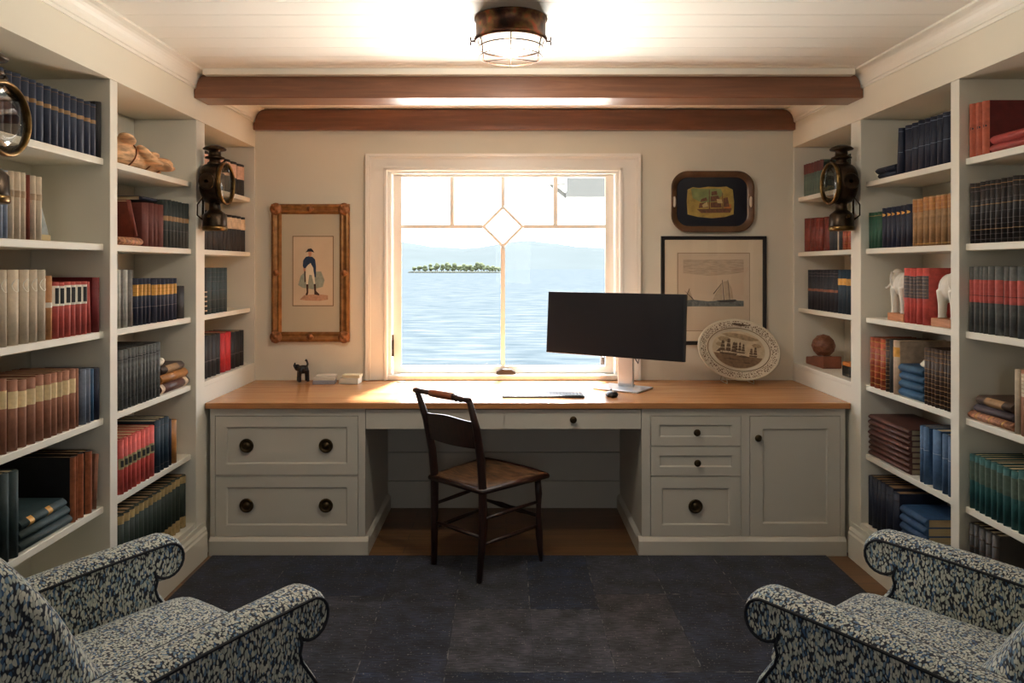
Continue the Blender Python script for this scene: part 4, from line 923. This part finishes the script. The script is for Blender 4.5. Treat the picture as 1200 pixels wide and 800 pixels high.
# ------------------------------------------------------------------ lanterns
M_lamp = mat('dark_lamp_metal', (58, 46, 34), .34, .85, noise=.45, nscale=35)
def lantern(s, F, Yc, label):
    r = thing('carriage_lantern', (s*F, Yc, 1.605), label, 'lantern', 'antique lanterns on the bookcase posts')
    zc = 1.849-1.605; k = -s   # k: direction out of the case
    def lx(name, prof, m, c=(0, 0, 0), **kw):
        bm = B(); lathe(bm, [(rr_, k*h) for rr_, h in prof], c, 'x', 36, **kw); return ob(name, bm, m, r)
    # drum with an open side window away from the viewer
    bm = B(); lathe(bm, [(.078, k*.022), (.094, k*.03), (.098, k*.045), (.098, k*.10), (.094, k*.118)], (0, 0, zc), 'x', 30, R(42), R(318), False)
    o = ob('drum', bm, M_lamp, r); so = o.modifiers.new('Solid', 'SOLIDIFY'); so.thickness = .003
    bm = B(); lathe(bm, [(.0, k*.016), (.05, k*.016), (.078, k*.022), (.078, k*.026), (.05, k*.02), (0, k*.02)], (0, 0, zc), 'x', 36); ob('drum_back', bm, M_lamp, r)
    bm = B(); lathe(bm, [(.034, -.012), (.040, -.008), (.036, -.002), (.022, -.006), (.010, -.012), (0, -.012)], (k*.072, -.0985, zc), 'y', 24); ob('side_boss', bm, M_lamp, r)
    lx('bezel', [(.094, .114), (.099, .112), (.104, .120), (.105, .128), (.101, .135), (.096, .134), (.094, .128), (.094, .114)], M_brass, (0, 0, zc), cap=False)
    lx('lens', [(0, .128), (.05, .1275), (.09, .124), (.09, .1225), (.05, .126), (0, .1265)], M_lens, (0, 0, zc))
    bm = B(); lathe(bm, [(.032, .085), (.036, .10), (.026, .108), (.026, .118), (.046, .122), (.048, .128), (.030, .136), (.028, .158), (.052, .164), (.056, .170), (.044, .180), (.02, .189), (0, .19)], (k*.07, 0, zc), 'z', 24); ob('chimney', bm, M_lamp, r)
    bm = B(); lathe(bm, [(.030, -.09), (.026, -.105), (.028, -.13), (.040, -.14), (.050, -.148), (.056, -.156), (.057, -.20), (.058, -.212), (.054, -.225), (.03, -.228), (0, -.228)], (k*.07, 0, zc), 'z', 24); ob('oil_font', bm, M_lamp, r)
    bm = B(); lathe(bm, [(.0575, -.21), (.060, -.214), (.060, -.226), (.056, -.232), (.0, -.232)], (k*.07, 0, zc), 'z', 24); ob('font_rim', bm, M_brass, r)
    bm = B(); lathe(bm, [(.005, -.16), (.009, -.12), (.006, -.10), (0, -.10)], (k*.07, -.0, zc), 'z', 10) if False else tube(bm, [(k*.07, -.056, zc-.17), (k*.07, -.07, zc-.165), (k*.07, -.078, zc-.165)], [.004, .004, .008], 10); ob('wick_knob', bm, M_brass, r)
    bm = B(); lathe(bm, [(.016, -.085), (.014, -.06), (.018, -.02), (.012, .02), (.010, .06), (.0085, .08)], (k*.065, 0, zc), 'z', 16, cap=False); ob('glass_chimney', bm, glass('flame_glass', (240, 240, 235), .25), r)
    bm = B()
    tube(bm, [(0, 0, zc-.17), (k*.012, 0, zc-.17), (k*.012, 0, zc+.05), (0, 0, zc+.05)], .006, 8)
    tube(bm, [(0.0, .0, zc), (k*.03, .0, zc)], .011, 10)
    tube(bm, [(k*.045, -.075, zc-.07), (k*.02, -.085, zc-.11), (k*.015, -.075, zc-.16), (k*.03, -.05, zc-.18)], .0035, 8)
    tube(bm, [(k*.075, .02, zc+.125), (k*.10, .03, zc+.13), (k*.115, .02, zc+.115), (k*.105, 0, zc+.10)], .005, 8)
    ob('bracket', bm, M_lamp, r)
lantern(-1, FL, 3.692, 'dark antique carriage lantern on the left post beside the desk')
lantern(1, FR, 3.692, 'dark antique carriage lantern on the right post beside the desk')
lantern(-1, FL, 2.065, 'antique carriage lantern cut off by the left edge of the picture')

# ------------------------------------------------------------------ ceiling light
r = thing('ceiling_light', (.018, 2.845, 2.2), 'round flush ceiling light with a mottled copper band and wire cage', 'lamp')
M_band = mat('mottled_copper', (98, 62, 44), .4, .6); N, L, b = nodes(M_band)
tc = N.new('ShaderNodeTexCoord'); n = N.new('ShaderNodeTexNoise'); n.inputs['Scale'].default_value = 18; n.inputs['Detail'].default_value = 5; L.new(tc.outputs['Object'], n.inputs[0])
rr = ramp(N, [(.34, (44, 32, 26)), (.48, (92, 54, 38)), (.58, (120, 92, 54)), (.68, (168, 84, 52))]); L.new(n.outputs[0], rr.inputs[0]); L.new(rr.outputs[0], b.inputs['Base Color'])
bm = B(); lathe(bm, [(.10, .180), (.137, .180), (.139, .174), (.133, .170), (.132, .112), (.136, .108), (.139, .100), (.136, .092), (.130, .090), (.124, .092), (.124, .110), (.10, .12)], (0, 0, 0), 'z', 48, cap=False); ob('band', bm, M_band, r)
bm = B(); lathe(bm, [(.123, .106), (.122, .092), (.116, .078), (.098, .064), (.07, .056), (.03, .052), (0, .051)], (0, 0, 0), 'z', 40, cap=False); ob('glass_shade', bm, mat('lit_glass', (255, 246, 228), .3, emit=1.1), r)
bm = B()
tube(bm, [(.122*cos(a), .122*sin(a), .068) for a in [2*pi*i/36 for i in range(36)]], .0028, 6, True)
tube(bm, [(.118*cos(a), .118*sin(a), .034) for a in [2*pi*i/36 for i in range(36)]], .0024, 6, True)
for i in range(6):
    a = pi/6+2*pi*i/6; p = Vector((cos(a), sin(a), 0)); tube(bm, [p*.134+Vector((0, 0, .098)), p*.127+Vector((0, 0, .085)), p*.122+Vector((0, 0, .06)), p*.118+Vector((0, 0, .036))], .0024, 6)
for a in (pi/6, pi/2, 5*pi/6):
    p = Vector((cos(a), sin(a), 0)); tube(bm, [p*.118+Vector((0, 0, .034)), Vector((0, 0, .031)), p*-.118+Vector((0, 0, .034))], .0024, 6)
ob('wire_cage', bm, M_wire, r)
for sx in (-1, 1):
    bm = B(); tube(bm, [(sx*.136, 0, .095), (sx*.152, 0, .095)], .0035, 8); ellipsoid(bm, (sx*.152, 0, .104), (.003, .006, .008), None, 8, 6); ellipsoid(bm, (sx*.152, 0, .086), (.003, .006, .008), None, 8, 6); ob('wing_nut', bm, M_wire, r)

# ------------------------------------------------------------------ pictures
def wx(px, Y=4.48): return (px-593)*Y/880
def wz(py, Y=4.48): return E-(py-312)*Y/880
# gold framed watercolour
x0, x1, z1, z0 = wx(318), wx(409.5), wz(239), wz(400.5)
r = thing('framed_watercolour', ((x0+x1)/2, 4.4985, z0), 'gilt framed watercolour of a standing officer in a blue coat, left of the window', 'picture')
bm = B(); sweep(bm, x0, x1, z0, z1, 4.4985, [(0, 0), (0, .022), (.006, .030), (.016, .034), (.024, .028), (.036, .024), (.046, .027), (.052, .020), (.060, .014), (.060, 0)])
ob('frame', bm, M_gold, r, world=True)
M_mat = mat('sage_mat', (190, 180, 156), .8); M_paper = mat('aged_paper', (206, 186, 158), .8, noise=.05, nscale=8)
boxes('mat_board', [(x0+.058, x1-.058, 4.488, 4.492, z0+.058, z1-.058)], M_mat, r, world=True)
boxes('sheet', [(wx(343), wx(390), 4.4868, 4.4879, wz(358), wz(277))], M_paper, r, world=True)
bm = B(); sweep(bm, wx(342.3), wx(390.7), wz(358.7), wz(276.3), 4.4878, [(0, 0), (0, .0012), (.005, .0012), (.005, 0)]); ob('mat_line', bm, mat('mat_line', (120, 100, 74), .7), r, world=True)
def art(parent, name, m, polys, y, dy=.0006):
    bm = B()
    for p in polys: prism(bm, p, y, y-dy)
    return ob(name, bm, m, parent, world=True)
def V(*p): return [(wx(a), wz(b_)) for a, b_ in p]
ya_ = 4.4868
art(r, 'painted_ground', mat('wash_pink', (186, 144, 116), .85, noise=.2, nscale=60), [V((351, 351), (356, 346), (372, 344.5), (384, 346), (384, 351), (374, 352.5), (358, 352))], ya_)
art(r, 'painted_wash', mat('wash_teal', (150, 156, 140), .85, noise=.15, nscale=60), [V((349, 334), (352, 323), (358, 318), (376, 318), (380, 328), (378, 336), (366, 339), (354, 337))], ya_, .0004)
art(r, 'painted_coat', mat('paint_blue', (32, 54, 82), .8), [V((355, 305), (358, 301), (362, 300), (366, 301), (369, 304), (370, 312), (370, 325), (367.5, 324), (367, 314), (363.5, 308), (360, 311), (358, 314), (356, 316), (354.5, 311))], ya_-.0006)
art(r, 'painted_breeches', mat('paint_white', (226, 214, 190), .8), [V((358.5, 313), (361, 310), (364, 308.5), (366.5, 314), (368, 322), (369, 332), (367.5, 333), (365, 322), (362, 322), (360.5, 333), (358.5, 333), (358, 322))], ya_-.001)
art(r, 'painted_boots', mat('paint_brown', (70, 44, 34), .8), [V((358.5, 333), (361, 333), (361, 343), (360, 346), (357.5, 345.5), (359, 342)), V((367.3, 333), (369.8, 332.5), (370.2, 341), (374, 344.5), (373.5, 346), (368, 345), (368, 341)), V((356, 316), (357.4, 316), (358, 330), (356.6, 331))], ya_-.0006)
art(r, 'painted_hat', mat('paint_black', (34, 36, 44), .8), [V((357.5, 295.5), (359.5, 293.5), (360.5, 291.5), (364.5, 291), (366.5, 293), (368, 295.8), (364, 294.7), (361, 294.9))], ya_-.0012)
art(r, 'painted_face', mat('paint_skin', (190, 134, 106), .8), [V((361, 295), (364.8, 295), (364.8, 299), (363.2, 301), (361.5, 300)), V((355.2, 314), (357.6, 314), (357.6, 317.5), (355.6, 317.5))], ya_-.0012)
for cx in (x0+.03, x1-.03):
    for cz in (z0+.03, z1-.03):
        o = blob('corner_ornament', [('e', (0, -.03, 0), (.037, .014, .037)), ('e', (.015, -.035, .018), (.013, .01, .013)), ('e', (-.015, -.035, .018), (.013, .01, .013)), ('e', (.015, -.035, -.018), (.013, .01, .013)), ('e', (-.015, -.035, -.018), (.013, .01, .013)), ('e', (0, -.04, 0), (.010, .010, .010))], M_orn, r, .003, 1)
        o.location = (cx-r.location.x, 0, cz-z0)
for cx, cz in (((x0+x1)/2, z0+.03), ((x0+x1)/2, z1-.03), (x0+.03, (z0+z1)/2), (x1-.03, (z0+z1)/2)):
    o = blob('side_ornament', [('e', (0, -.03, 0), (.02, .010, .02)), ('e', (.012, -.03, 0), (.012, .009, .009)), ('e', (-.012, -.03, 0), (.012, .009, .009)), ('e', (0, -.036, .004), (.008, .008, .012))], M_orn, r, .003, 1)
    o.location = (cx-r.location.x, 0, cz-z0)

# black framed ship print
x0, x1, z1, z0 = wx(775), wx(898.5), wz(276.5), wz(404)
r = thing('framed_ship_print', ((x0+x1)/2, 4.4985, z0), 'black framed sepia print of sailing ships, half behind the monitor', 'picture')
bm = B(); sweep(bm, x0, x1, z0, z1, 4.4985, [(0, 0), (0, .018), (.004, .02), (.018, .018), (.022, .012), (.022, 0)]); ob('frame', bm, mat('black_frame', (28, 24, 24), .3), r, world=True)
boxes('mat_board', [(x0+.02, x1-.02, 4.489, 4.493, z0+.02, z1-.02)], mat('cream_mat', (226, 212, 186), .85), r, world=True)
boxes('sheet', [(wx(794), wx(879), 4.4879, 4.489, wz(388), wz(296))], mat('print_paper', (212, 194, 168), .85), r, world=True)
art(r, 'print_border', mat('plate_line', (160, 138, 112), .85), [V((794, 296), (879, 296), (879, 296.8), (794, 296.8)), V((794, 387.2), (879, 387.2), (879, 388), (794, 388)), V((794, 296), (795, 296), (795, 388), (794, 388)), V((878.4, 296), (879.2, 296), (879.2, 388), (878.4, 388))], 4.4879, .0005)
art(r, 'print_sky', mat('sky_wash', (190, 172, 148), .85, noise=.18, nscale=25, stretch=(1, 1, 6)), [V((801, 304), (872, 304), (872, 319), (850, 322), (830, 323), (801, 320))], 4.4879, .0004)
art(r, 'print_sea', mat('sea_wash', (108, 112, 108), .85, noise=.4, nscale=70), [V((801, 352), (812, 351), (830, 353), (850, 351.5), (872, 352.5), (872, 359), (801, 359))], 4.4879, .0007)
art(r, 'print_hull', mat('hull_ink', (54, 50, 50), .85), [V((840, 351.8), (862, 350.8), (864, 352), (860, 354), (844, 354))], 4.4871, .0004)
art(r, 'print_masts', mat('mast_ink', (84, 70, 60), .85), [V((846.5, 328), (847.2, 328), (849.4, 352), (848.4, 352)), V((853, 328), (853.6, 328), (856, 352), (855.2, 352)), V((836, 344), (846.5, 331), (846, 332.4), (837, 344.6)), V((802, 340), (812, 349), (814, 352), (813, 352), (811, 349.6)), V((802, 352), (808, 338), (808.8, 338), (803, 352))], 4.4871, .0004)
art(r, 'print_sails', mat('sail_wash', (186, 166, 138), .85, noise=.1, nscale=60), [V((835, 352), (846, 331), (847.5, 351)), V((848, 330), (853, 329), (855, 351), (850, 351)), V((854, 330), (858, 338), (860, 350), (856, 350)), V((804, 352), (808, 339), (813, 351))], 4.4875, .0003)
boxes('picture_glass', [(x0+.021, x1-.021, 4.4835, 4.4845, z0+.021, z1-.021)], glass('picture_glazing', refl=.03), r, world=True)

# painted tray on the wall
x0, x1, z1, z0 = wx(786), wx(883.5), wz(200.5), wz(272)
cx, cz = (x0+x1)/2, (z0+z1)/2
r = thing('painted_tray', (cx, 4.4985, z0), 'dark rounded tray painted with a sailing ship, hanging right of the window', 'tray')
def rrect(hw, hh, rad, y, n=8):
    out = []
    for sx, sz, a0 in ((1, 1, 0), (-1, 1, pi/2), (-1, -1, pi), (1, -1, 3*pi/2)):
        for i in range(n+1):
            a = a0+pi/2*i/n; out.append((cx+sx*(hw-rad)+rad*cos(a), y, cz+sz*(hh-rad)+rad*sin(a)))
    return out
def rings(name, rows, m, capend=False):
    bm = B(); rs = [[bm.verts.new(p) for p in row] for row in rows]
    for a, c in zip(rs, rs[1:]): bridge(bm, a, c, True)
    if capend: bm.faces.new(rs[-1])
    return ob(name, bm, m, r, world=True)
hw, hh = (x1-x0)/2, (z1-z0)/2
rings('rim', [rrect(hw-.05, hh-.05, .05, 4.4975), rrect(hw-.002, hh-.002, .10, 4.472), rrect(hw, hh, .10, 4.468), rrect(hw-.006, hh-.006, .10, 4.466), rrect(hw-.038, hh-.036, .07, 4.485)], mat('tray_rim', (96, 68, 44), .3, .2, noise=.35, nscale=14))
rings('tray_floor', [rrect(hw-.038, hh-.036, .07, 4.4852), rrect(hw-.042, hh-.04, .066, 4.486)], mat('tray_black', (24, 26, 38), .25), True)
art(r, 'painted_panel', mat('panel_yellow', (158, 134, 66), .5, noise=.35, nscale=22), [V((806, 222), (812, 219), (820, 220), (830, 218.5), (842, 219), (852, 218.5), (859, 222), (860.5, 236), (860, 251), (850, 254), (835, 255.5), (818, 254), (806, 251), (805, 236))], 4.4858)
art(r, 'painted_sky', mat('panel_green', (120, 132, 84), .5, noise=.3, nscale=22), [V((810, 221), (845, 221), (848, 228), (838, 236), (824, 238), (812, 232))], 4.4851)
art(r, 'painted_ship', mat('ship_brown', (104, 68, 48), .5, noise=.35, nscale=60), [V((817, 245), (858, 244), (856, 249), (822, 249.5)), V((822, 233), (828, 231), (829, 235), (821, 236.5)), V((820, 238), (830, 236.5), (830, 243), (819, 243.5)), V((834, 224.5), (840, 223.5), (841, 228), (834, 229)), V((833, 230), (842, 229), (844, 235), (833, 236)), V((833, 237), (845, 236.5), (846, 243), (833, 243)), V((848, 232), (853, 231), (855, 242), (848, 242.5)), V((831, 222), (831.8, 222), (832.2, 245), (831, 245)), V((846.4, 226), (847.1, 226), (847.6, 245), (846.7, 245))], 4.4845)
art(r, 'painted_sail', mat('sail_cream', (186, 166, 120), .5), [V((840, 233), (846, 233.5), (847, 238), (841, 238)), V((823, 240), (829, 236), (830, 242), (824, 243))], 4.4838)
art(r, 'painted_sunset', mat('panel_orange', (182, 110, 50), .5), [V((848, 240), (857, 239), (857, 244), (850, 245))], 4.4848)
for px in (790, 879.5):
    bm = B(); lathe(bm, [(.0, 0), (.011, 0), (.011, .001), (0, .001)], (wx(px), 4.4705, wz(236.5)), 'y', 20, sy=3.0, sx=.9); ob('handle_slot', bm, mat('slot_pale', (216, 204, 184), .6), r, world=True)

# oval plate on its stand
M_plate = mat('creamware', (214, 204, 180), .3, coat=.3)
r = thing('oval_plate', (wx(867, 4.34), 4.36, .7625), 'oval cream plate printed with brown sailing ships, standing on the worktop', 'plate')
pl = bpy.data.objects.new('plate_body', None)
tilt = Matrix.Translation((0, 0, .197)) @ Matrix.Rotation(R(-14), 4, 'X') @ Matrix.Rotation(R(8), 4, 'Y')
def onplate(name, bm, m):
    bmesh.ops.transform(bm, matrix=tilt, verts=bm.verts); return ob(name, bm, m, r)
ra, rb = .241, .180
def plat(rows, **kw):
    bm = B(); rs = []
    for (a, b_, y) in rows: rs.append([bm.verts.new((a*cos(2*pi*i/64), y, b_*sin(2*pi*i/64))) for i in range(64)])
    for p, q in zip(rs, rs[1:]): bridge(bm, p, q, True)
    return bm, rs
bm, rs = plat([(.0001, .0001, .012), (.16, .11, .012), (ra-.01, rb-.01, -.002), (ra, rb, -.006), (ra-.004, rb-.004, -.012), (ra-.012, rb-.012, -.009), (ra-.055, rb-.05, .0), (ra-.062, rb-.057, .001), (.165, .115, .006), (.0001, .0001, .006)])
onplate('platter', bm, M_plate)
# basket-weave rim
M_rim = mat('pierced_rim', (206, 194, 168), .4); N, L, b = nodes(M_rim)
tc = N.new('ShaderNodeTexCoord'); v = N.new('ShaderNodeTexVoronoi'); v.feature = 'DISTANCE_TO_EDGE'; v.inputs['Scale'].default_value = 85; L.new(tc.outputs['Object'], v.inputs['Vector'])
rr = ramp(N, [(.1, (218, 208, 186)), (.2, (120, 100, 78))]); L.new(v.outputs[0], rr.inputs[0]); L.new(rr.outputs[0], b.inputs['Base Color'])
bm, rs = plat([(ra-.014, rb-.014, -.0095), (ra-.030, rb-.029, -.0085), (ra-.052, rb-.048, -.0015)]); onplate('pierced_border', bm, M_rim)
bm, rs = plat([(ra-.058, rb-.053, -.003), (ra-.062, rb-.057, -.003)]); onplate('brown_line', bm, mat('sepia_line', (112, 88, 62), .5))
def PP(pts): return [(x_*.165, z_*.118) for x_, z_ in pts]
def plart(name, m, polys, y):
    bm = B()
    for p in polys: prism(bm, PP(p), y, y-.0006)
    onplate(name, bm, m)
Msep = mat('sepia_print', (120, 96, 70), .5, noise=.3, nscale=60); Msd = mat('sepia_dark', (92, 72, 52), .5, noise=.3, nscale=80)
sea = [(cos(a), sin(a)) for a in [R(198)+R(144)*i/20 for i in range(21)]]
plart('printed_haze', mat('sepia_haze', (196, 180, 150), .5, noise=.12, nscale=40), [[(.93*cos(2*pi*i/40), .93*sin(2*pi*i/40)) for i in range(40)]], .0056)
plart('printed_sea', Msep, [[(x_*.9, z_*.9) for x_, z_ in sea]], .0050)
cl = []
for cx_, cz_, rx_, rz_ in ((-.1, .68, .5, .12), (.3, .6, .36, .10), (-.52, .44, .22, .13), (.62, .3, .16, .1), (-.68, .16, .12, .1)):
    cl.append([(cx_+rx_*cos(2*pi*i/18)*(1+.12*sin(i*2.3)), cz_+rz_*sin(2*pi*i/18)) for i in range(18)])
plart('printed_clouds', mat('sepia_light', (158, 138, 108), .5, noise=.3, nscale=50), cl, .0050)
sp_ = []
def ship(x_, z_, k, masts):
    w_ = k*.30*len(masts)/3
    sp_.append([(x_-w_, z_), (x_-w_*.9, z_-.10*k), (x_+w_*.9, z_-.10*k), (x_+w_*1.1, z_+.02*k)])
    for j, m_ in enumerate(masts):
        mx_ = x_+(j-(len(masts)-1)/2)*k*.2
        sp_.append([(mx_-.006, z_), (mx_-.006, z_+m_*k), (mx_+.006, z_+m_*k), (mx_+.006, z_)])
        for q in range(3):
            t0, t1 = .12+.28*q, .36+.28*q; ww = .085*k*(1.15-.25*q)
            sp_.append([(mx_-ww, z_+t0*m_*k), (mx_-ww*.8, z_+t1*m_*k), (mx_+ww*.8, z_+t1*m_*k), (mx_+ww, z_+t0*m_*k)])
ship(-.36, -.22, 1.0, (.62, .74, .6)); ship(.04, -.10, .62, (.75, .8, .7)); ship(.52, -.2, .7, (.5, .64))
sp_ += [[(-.78, -.22), (-.66, -.02), (-.62, -.2)], [(.0, -.36), (.1, -.26), (.3, -.27), (.42, -.36)], [(-.6, -.5), (-.2, -.46), (.1, -.5), (-.2, -.54)], [(.1, -.6), (.4, -.56), (.5, -.6), (.3, -.64)]]
plart('printed_ships', Msd, sp_, .0044)
plart('printed_eagle', Msd, [[(-.36, 1.2), (-.14, 1.36), (0, 1.26), (.14, 1.4), (.36, 1.24), (.1, 1.2), (0, 1.14), (-.1, 1.18)]], -.008)
bm = B()
for sx in (-.076, .076):
    tube(bm, [(sx, -.035, .003), (sx, -.03, .02), (sx, .012, .028), (sx, .05, .10), (sx*.8, .085, .16), (sx, .10, .003)], .0022, 6)
    tube(bm, [(sx, -.035, .003), (sx, .10, .003)], .0022, 6)
tube(bm, [(-.076, .05, .10), (.076, .05, .10)], .0022, 6)
ob('wire_stand', bm, mat('pale_wire', (176, 156, 124), .35, .6), r)

# ------------------------------------------------------------------ things on the worktop
TZ = .7625
r = thing('computer_monitor', (.655, 4.185, TZ), 'wide black computer monitor on a silver stand, turned towards the left', 'monitor', rz=math.atan2(-.45, .676))
# local: x along screen, -y towards the viewer
def scr(name, b6, m, bev=.003):
    bm = B(); box(bm, *b6); bmesh.ops.rotate(bm, verts=bm.verts, cent=(0, -.15, .365), matrix=Matrix.Rotation(R(-4.3), 3, 'X')); return ob(name, bm, m, r, bevel=bev)
_c = Matrix.Rotation(-math.atan2(-.45, .676), 3, 'Z') @ Vector((.571-.655, 4.045-4.185, 0))
sx0, sy0 = _c.x, _c.y
def scr(name, b6, m, bev=.003):
    bm = B(); box(bm, b6[0]+sx0, b6[1]+sx0, b6[2]+sy0, b6[3]+sy0, b6[4], b6[5]); bmesh.ops.rotate(bm, verts=bm.verts, cent=(sx0, sy0, .365), matrix=Matrix.Rotation(R(-4.3), 3, 'X')); return ob(name, bm, m, r, bevel=bev)
scr('screen_housing', (-.406, .406, .002, .03, .193, .538), mat('monitor_plastic', (22, 22, 24), .35))
scr('display', (-.400, .400, -.0005, .0025, .201, .532), mat('dark_display', (16, 19, 28), .3), 0)
scr('rear_shell', (-.16, .16, .03, .065, .27, .46), mat('silver_plastic', (176, 178, 180), .35, .4), .012)
scr('chin_mark', (-.012, .012, -.0015, -.0004, .1955, .199), mat('chin_grey', (110, 112, 116), .4), 0)
M_silver = mat('silver_stand', (206, 208, 210), .3, .6)
bm = B(); box(bm, -.046+sx0*.5, .046+sx0*.5, .012, .034, .008, .36); ob('stand_column', bm, M_silver, r, bevel=.004)
bm = B(); box(bm, sx0*.5-.045, sx0*.5+.045, -.065, .012, .31, .37); ob('stand_arm', bm, M_silver, r, bevel=.004)
boxes('stand_base', [(-.135+sx0*.5, .135+sx0*.5, -.12, .09, .0, .009)], M_silver, r, bevel=.003)
bm = B(); tube(bm, [(.02, .05, .2), (.07, .04, .14), (.085, .02, .17), (.06, .04, .21), (.02, .05, .17), (.01, .06, .05), (.03, .09, .004)], .003, 8); ob('cable', bm, mat('cable_grey', (70, 70, 72), .5), r)

r = thing('keyboard', ((636.5-593)/880*3.93, 3.945, TZ), 'slim grey computer keyboard lying in front of the monitor', 'keyboard')
boxes('keyboard_body', [(-.213, .213, -.062, .062, 0, .010)], mat('kb_grey', (38, 40, 44), .4, .3), r, bevel=.003)
bm = B()
for j in range(5):
    x_ = -.206; 
    while x_ < .2:
        w_ = .0175 if not (j == 0 and -.1 < x_ < -.09) else .1
        box(bm, x_, min(.206, x_+w_-.0025), -.056+j*.0225, -.056+j*.0225+.0195, .010, .0135); x_ += w_
ob('keys', bm, mat('kb_keys', (58, 60, 66), .5), r)
r = thing('computer_mouse', ((717.5-593)/880*3.91, 3.925, TZ), 'black computer mouse right of the keyboard', 'mouse')
o = blob('mouse_body', [('e', (0, 0, .012), (.034, .045, .018)), ('e', (-.012, .018, .010), (.022, .03, .014))], mat('mouse_black', (24, 24, 26), .35), r, .003, 3)
bm = B(); lathe(bm, [(0, -.004), (.009, -.004), (.009, .004), (0, .004)], (0, .028, .027), 'x', 14); ob('scroll_wheel', bm, mat('wheel_grey', (70, 70, 72), .5), r)

# black elephant-like figurine left
Mb = mat('black_glaze', (26, 20, 20), .25)
o = blob('animal_figurine', [('e', (0, .0, .075), (.022, .034, .026)), ('e', (0, -.032, .088), (.018, .018, .02)), ('t', [(0, -.045, .09), (0, -.052, .10), (0, -.045, .118)], [.008, .006, .005]),
     ('t', [(0, .02, .085), (0, .028, .105), (0, .022, .125), (0, .014, .13)], [.007, .006, .006, .009])] + [('t', [(sx*.013, yy, .07), (sx*.015, yy*1.1, .035), (sx*.015, yy*1.15, .004)], [.012, .009, .010]) for sx in (-1, 1) for yy in (-.02, .022)]
     + [('e', (sx*.018, -.03, .09), (.004, .012, .014)) for sx in (-1, 1)], Mb, None, .003, 2)
o.location = (wx(355, 4.40), 4.40, TZ+.0015); o.rotation_euler = (0, 0, R(-60)); tag(o, 'small black animal figurine with a raised tail, standing below the gilt picture', 'figurine')
Mbx = mat('white_card', (214, 208, 194), .6); Mbl = mat('grey_card', (150, 154, 164), .6)
r = thing('card_box', (wx(381, 4.37), 4.37, TZ), 'stack of white and grey boxed cards, nearer the black figurine', 'box', 'small boxes on the worktop', rz=R(4))
boxes('lower_tray', [(-.064, .060, -.04, .04, 0, .022)], Mbl, r, bevel=.002); boxes('card_layer', [(-.063, .061, -.038, .038, .0225, .036)], Mbx, r, bevel=.002); boxes('lid', [(-.048, .066, -.03, .042, .0365, .050)], Mbx, r, bevel=.002)
r = thing('card_box', (wx(411, 4.37), 4.375, TZ), 'white boxed cards next to the window casing', 'box', 'small boxes on the worktop', rz=R(-5))
boxes('lower_tray', [(-.060, .055, -.04, .04, 0, .034)], Mbx, r, bevel=.003); boxes('lid', [(-.045, .06, -.03, .042, .0345, .052)], mat('cream_card', (222, 206, 170), .6), r, bevel=.002)
bm = B(); lathe(bm, [(0, 0), (.028, 0), (.028, .002), (.022, .003), (.0, .002)], (0, 0, 0), 'z', 24)
o = ob('cable_grommet', bm, mat('grommet_bronze', (84, 66, 50), .4, .5), loc=(wx(470, 4.43), 4.43, TZ)); tag(o, 'small round bronze cable cover set in the worktop', 'grommet')

# ------------------------------------------------------------------ light
W = bpy.data.worlds.new('World'); SC.world = W; W.use_nodes = True; N = W.node_tree.nodes; L = W.node_tree.links
bg = N['Background']; tc = N.new('ShaderNodeTexCoord'); sp = N.new('ShaderNodeSeparateXYZ'); L.new(tc.outputs['Generated'], sp.inputs[0])
rr = N.new('ShaderNodeValToRGB'); e = rr.color_ramp.elements; e[0].position = 0; e[0].color = (1, .97, .92, 1); e[1].position = .9; e[1].color = (.62, .78, 1, 1)
L.new(sp.outputs[2], rr.inputs[0]); L.new(rr.outputs[0], bg.inputs[0]); bg.inputs[1].default_value = 5.3
def portal(name, loc, rot, sx, sy):
    l = bpy.data.lights.new(name, 'AREA'); l.shape = 'RECTANGLE'; l.size = sx; l.size_y = sy; l.cycles.is_portal = True
    o = bpy.data.objects.new(name, l); COL.objects.link(o); o.location = loc; o.rotation_euler = rot
portal('window_portal', (-.0155, 4.60, 1.41), (-pi/2, 0, 0), 1.3, 1.18)
portal('rear_portal', (.1, YB-.02, 1.6), (pi/2, 0, 0), .5, .8)
sl = bpy.data.lights.new('sun', 'SUN'); sl.energy = 32; sl.angle = R(7); sl.color = (1, .96, .90)
so = bpy.data.objects.new('sun', sl); COL.objects.link(so)
d = Vector((-.10, -.53, -.84)); so.rotation_euler = d.to_track_quat('-Z', 'Y').to_euler(); so.location = (1, 8, 6)

# added area lamp standing in for sunlight reflected up off the lake
gl = bpy.data.lights.new('lake_glitter_fill', 'AREA'); gl.shape = 'RECTANGLE'; gl.size = 10; gl.size_y = 8; gl.energy = 5200; gl.color = (1, .95, .86)
go = bpy.data.objects.new('lake_glitter_fill', gl); COL.objects.link(go); go.location = (0, 11, -3.4)
go.rotation_euler = (Vector((0, 4.56, 1.5))-Vector(go.location)).to_track_quat('-Z', 'Y').to_euler()
bl_ = bpy.data.lights.new('bulb', 'POINT'); bl_.energy = 22; bl_.shadow_soft_size = .035; bl_.color = (1, .92, .80)
bo = bpy.data.objects.new('bulb', bl_); COL.objects.link(bo); bo.location = (.018, 2.845, 2.238)
cam = bpy.data.cameras.new('camera'); co_ = bpy.data.objects.new('camera', cam); COL.objects.link(co_)
co_.location = (0, 0, E); co_.rotation_euler = (pi/2, 0, 0)
cam.sensor_width = 36; cam.lens = 880/1200*36; cam.shift_x = 7/1200; cam.shift_y = -88/1200; cam.clip_end = 6000; cam.clip_start = .05
SC.camera = co_
SC.view_settings.view_transform = 'Standard'; SC.view_settings.look = 'None'; SC.view_settings.gamma = 1; SC.view_settings.use_curve_mapping = False
SC.view_settings.exposure = 0.7
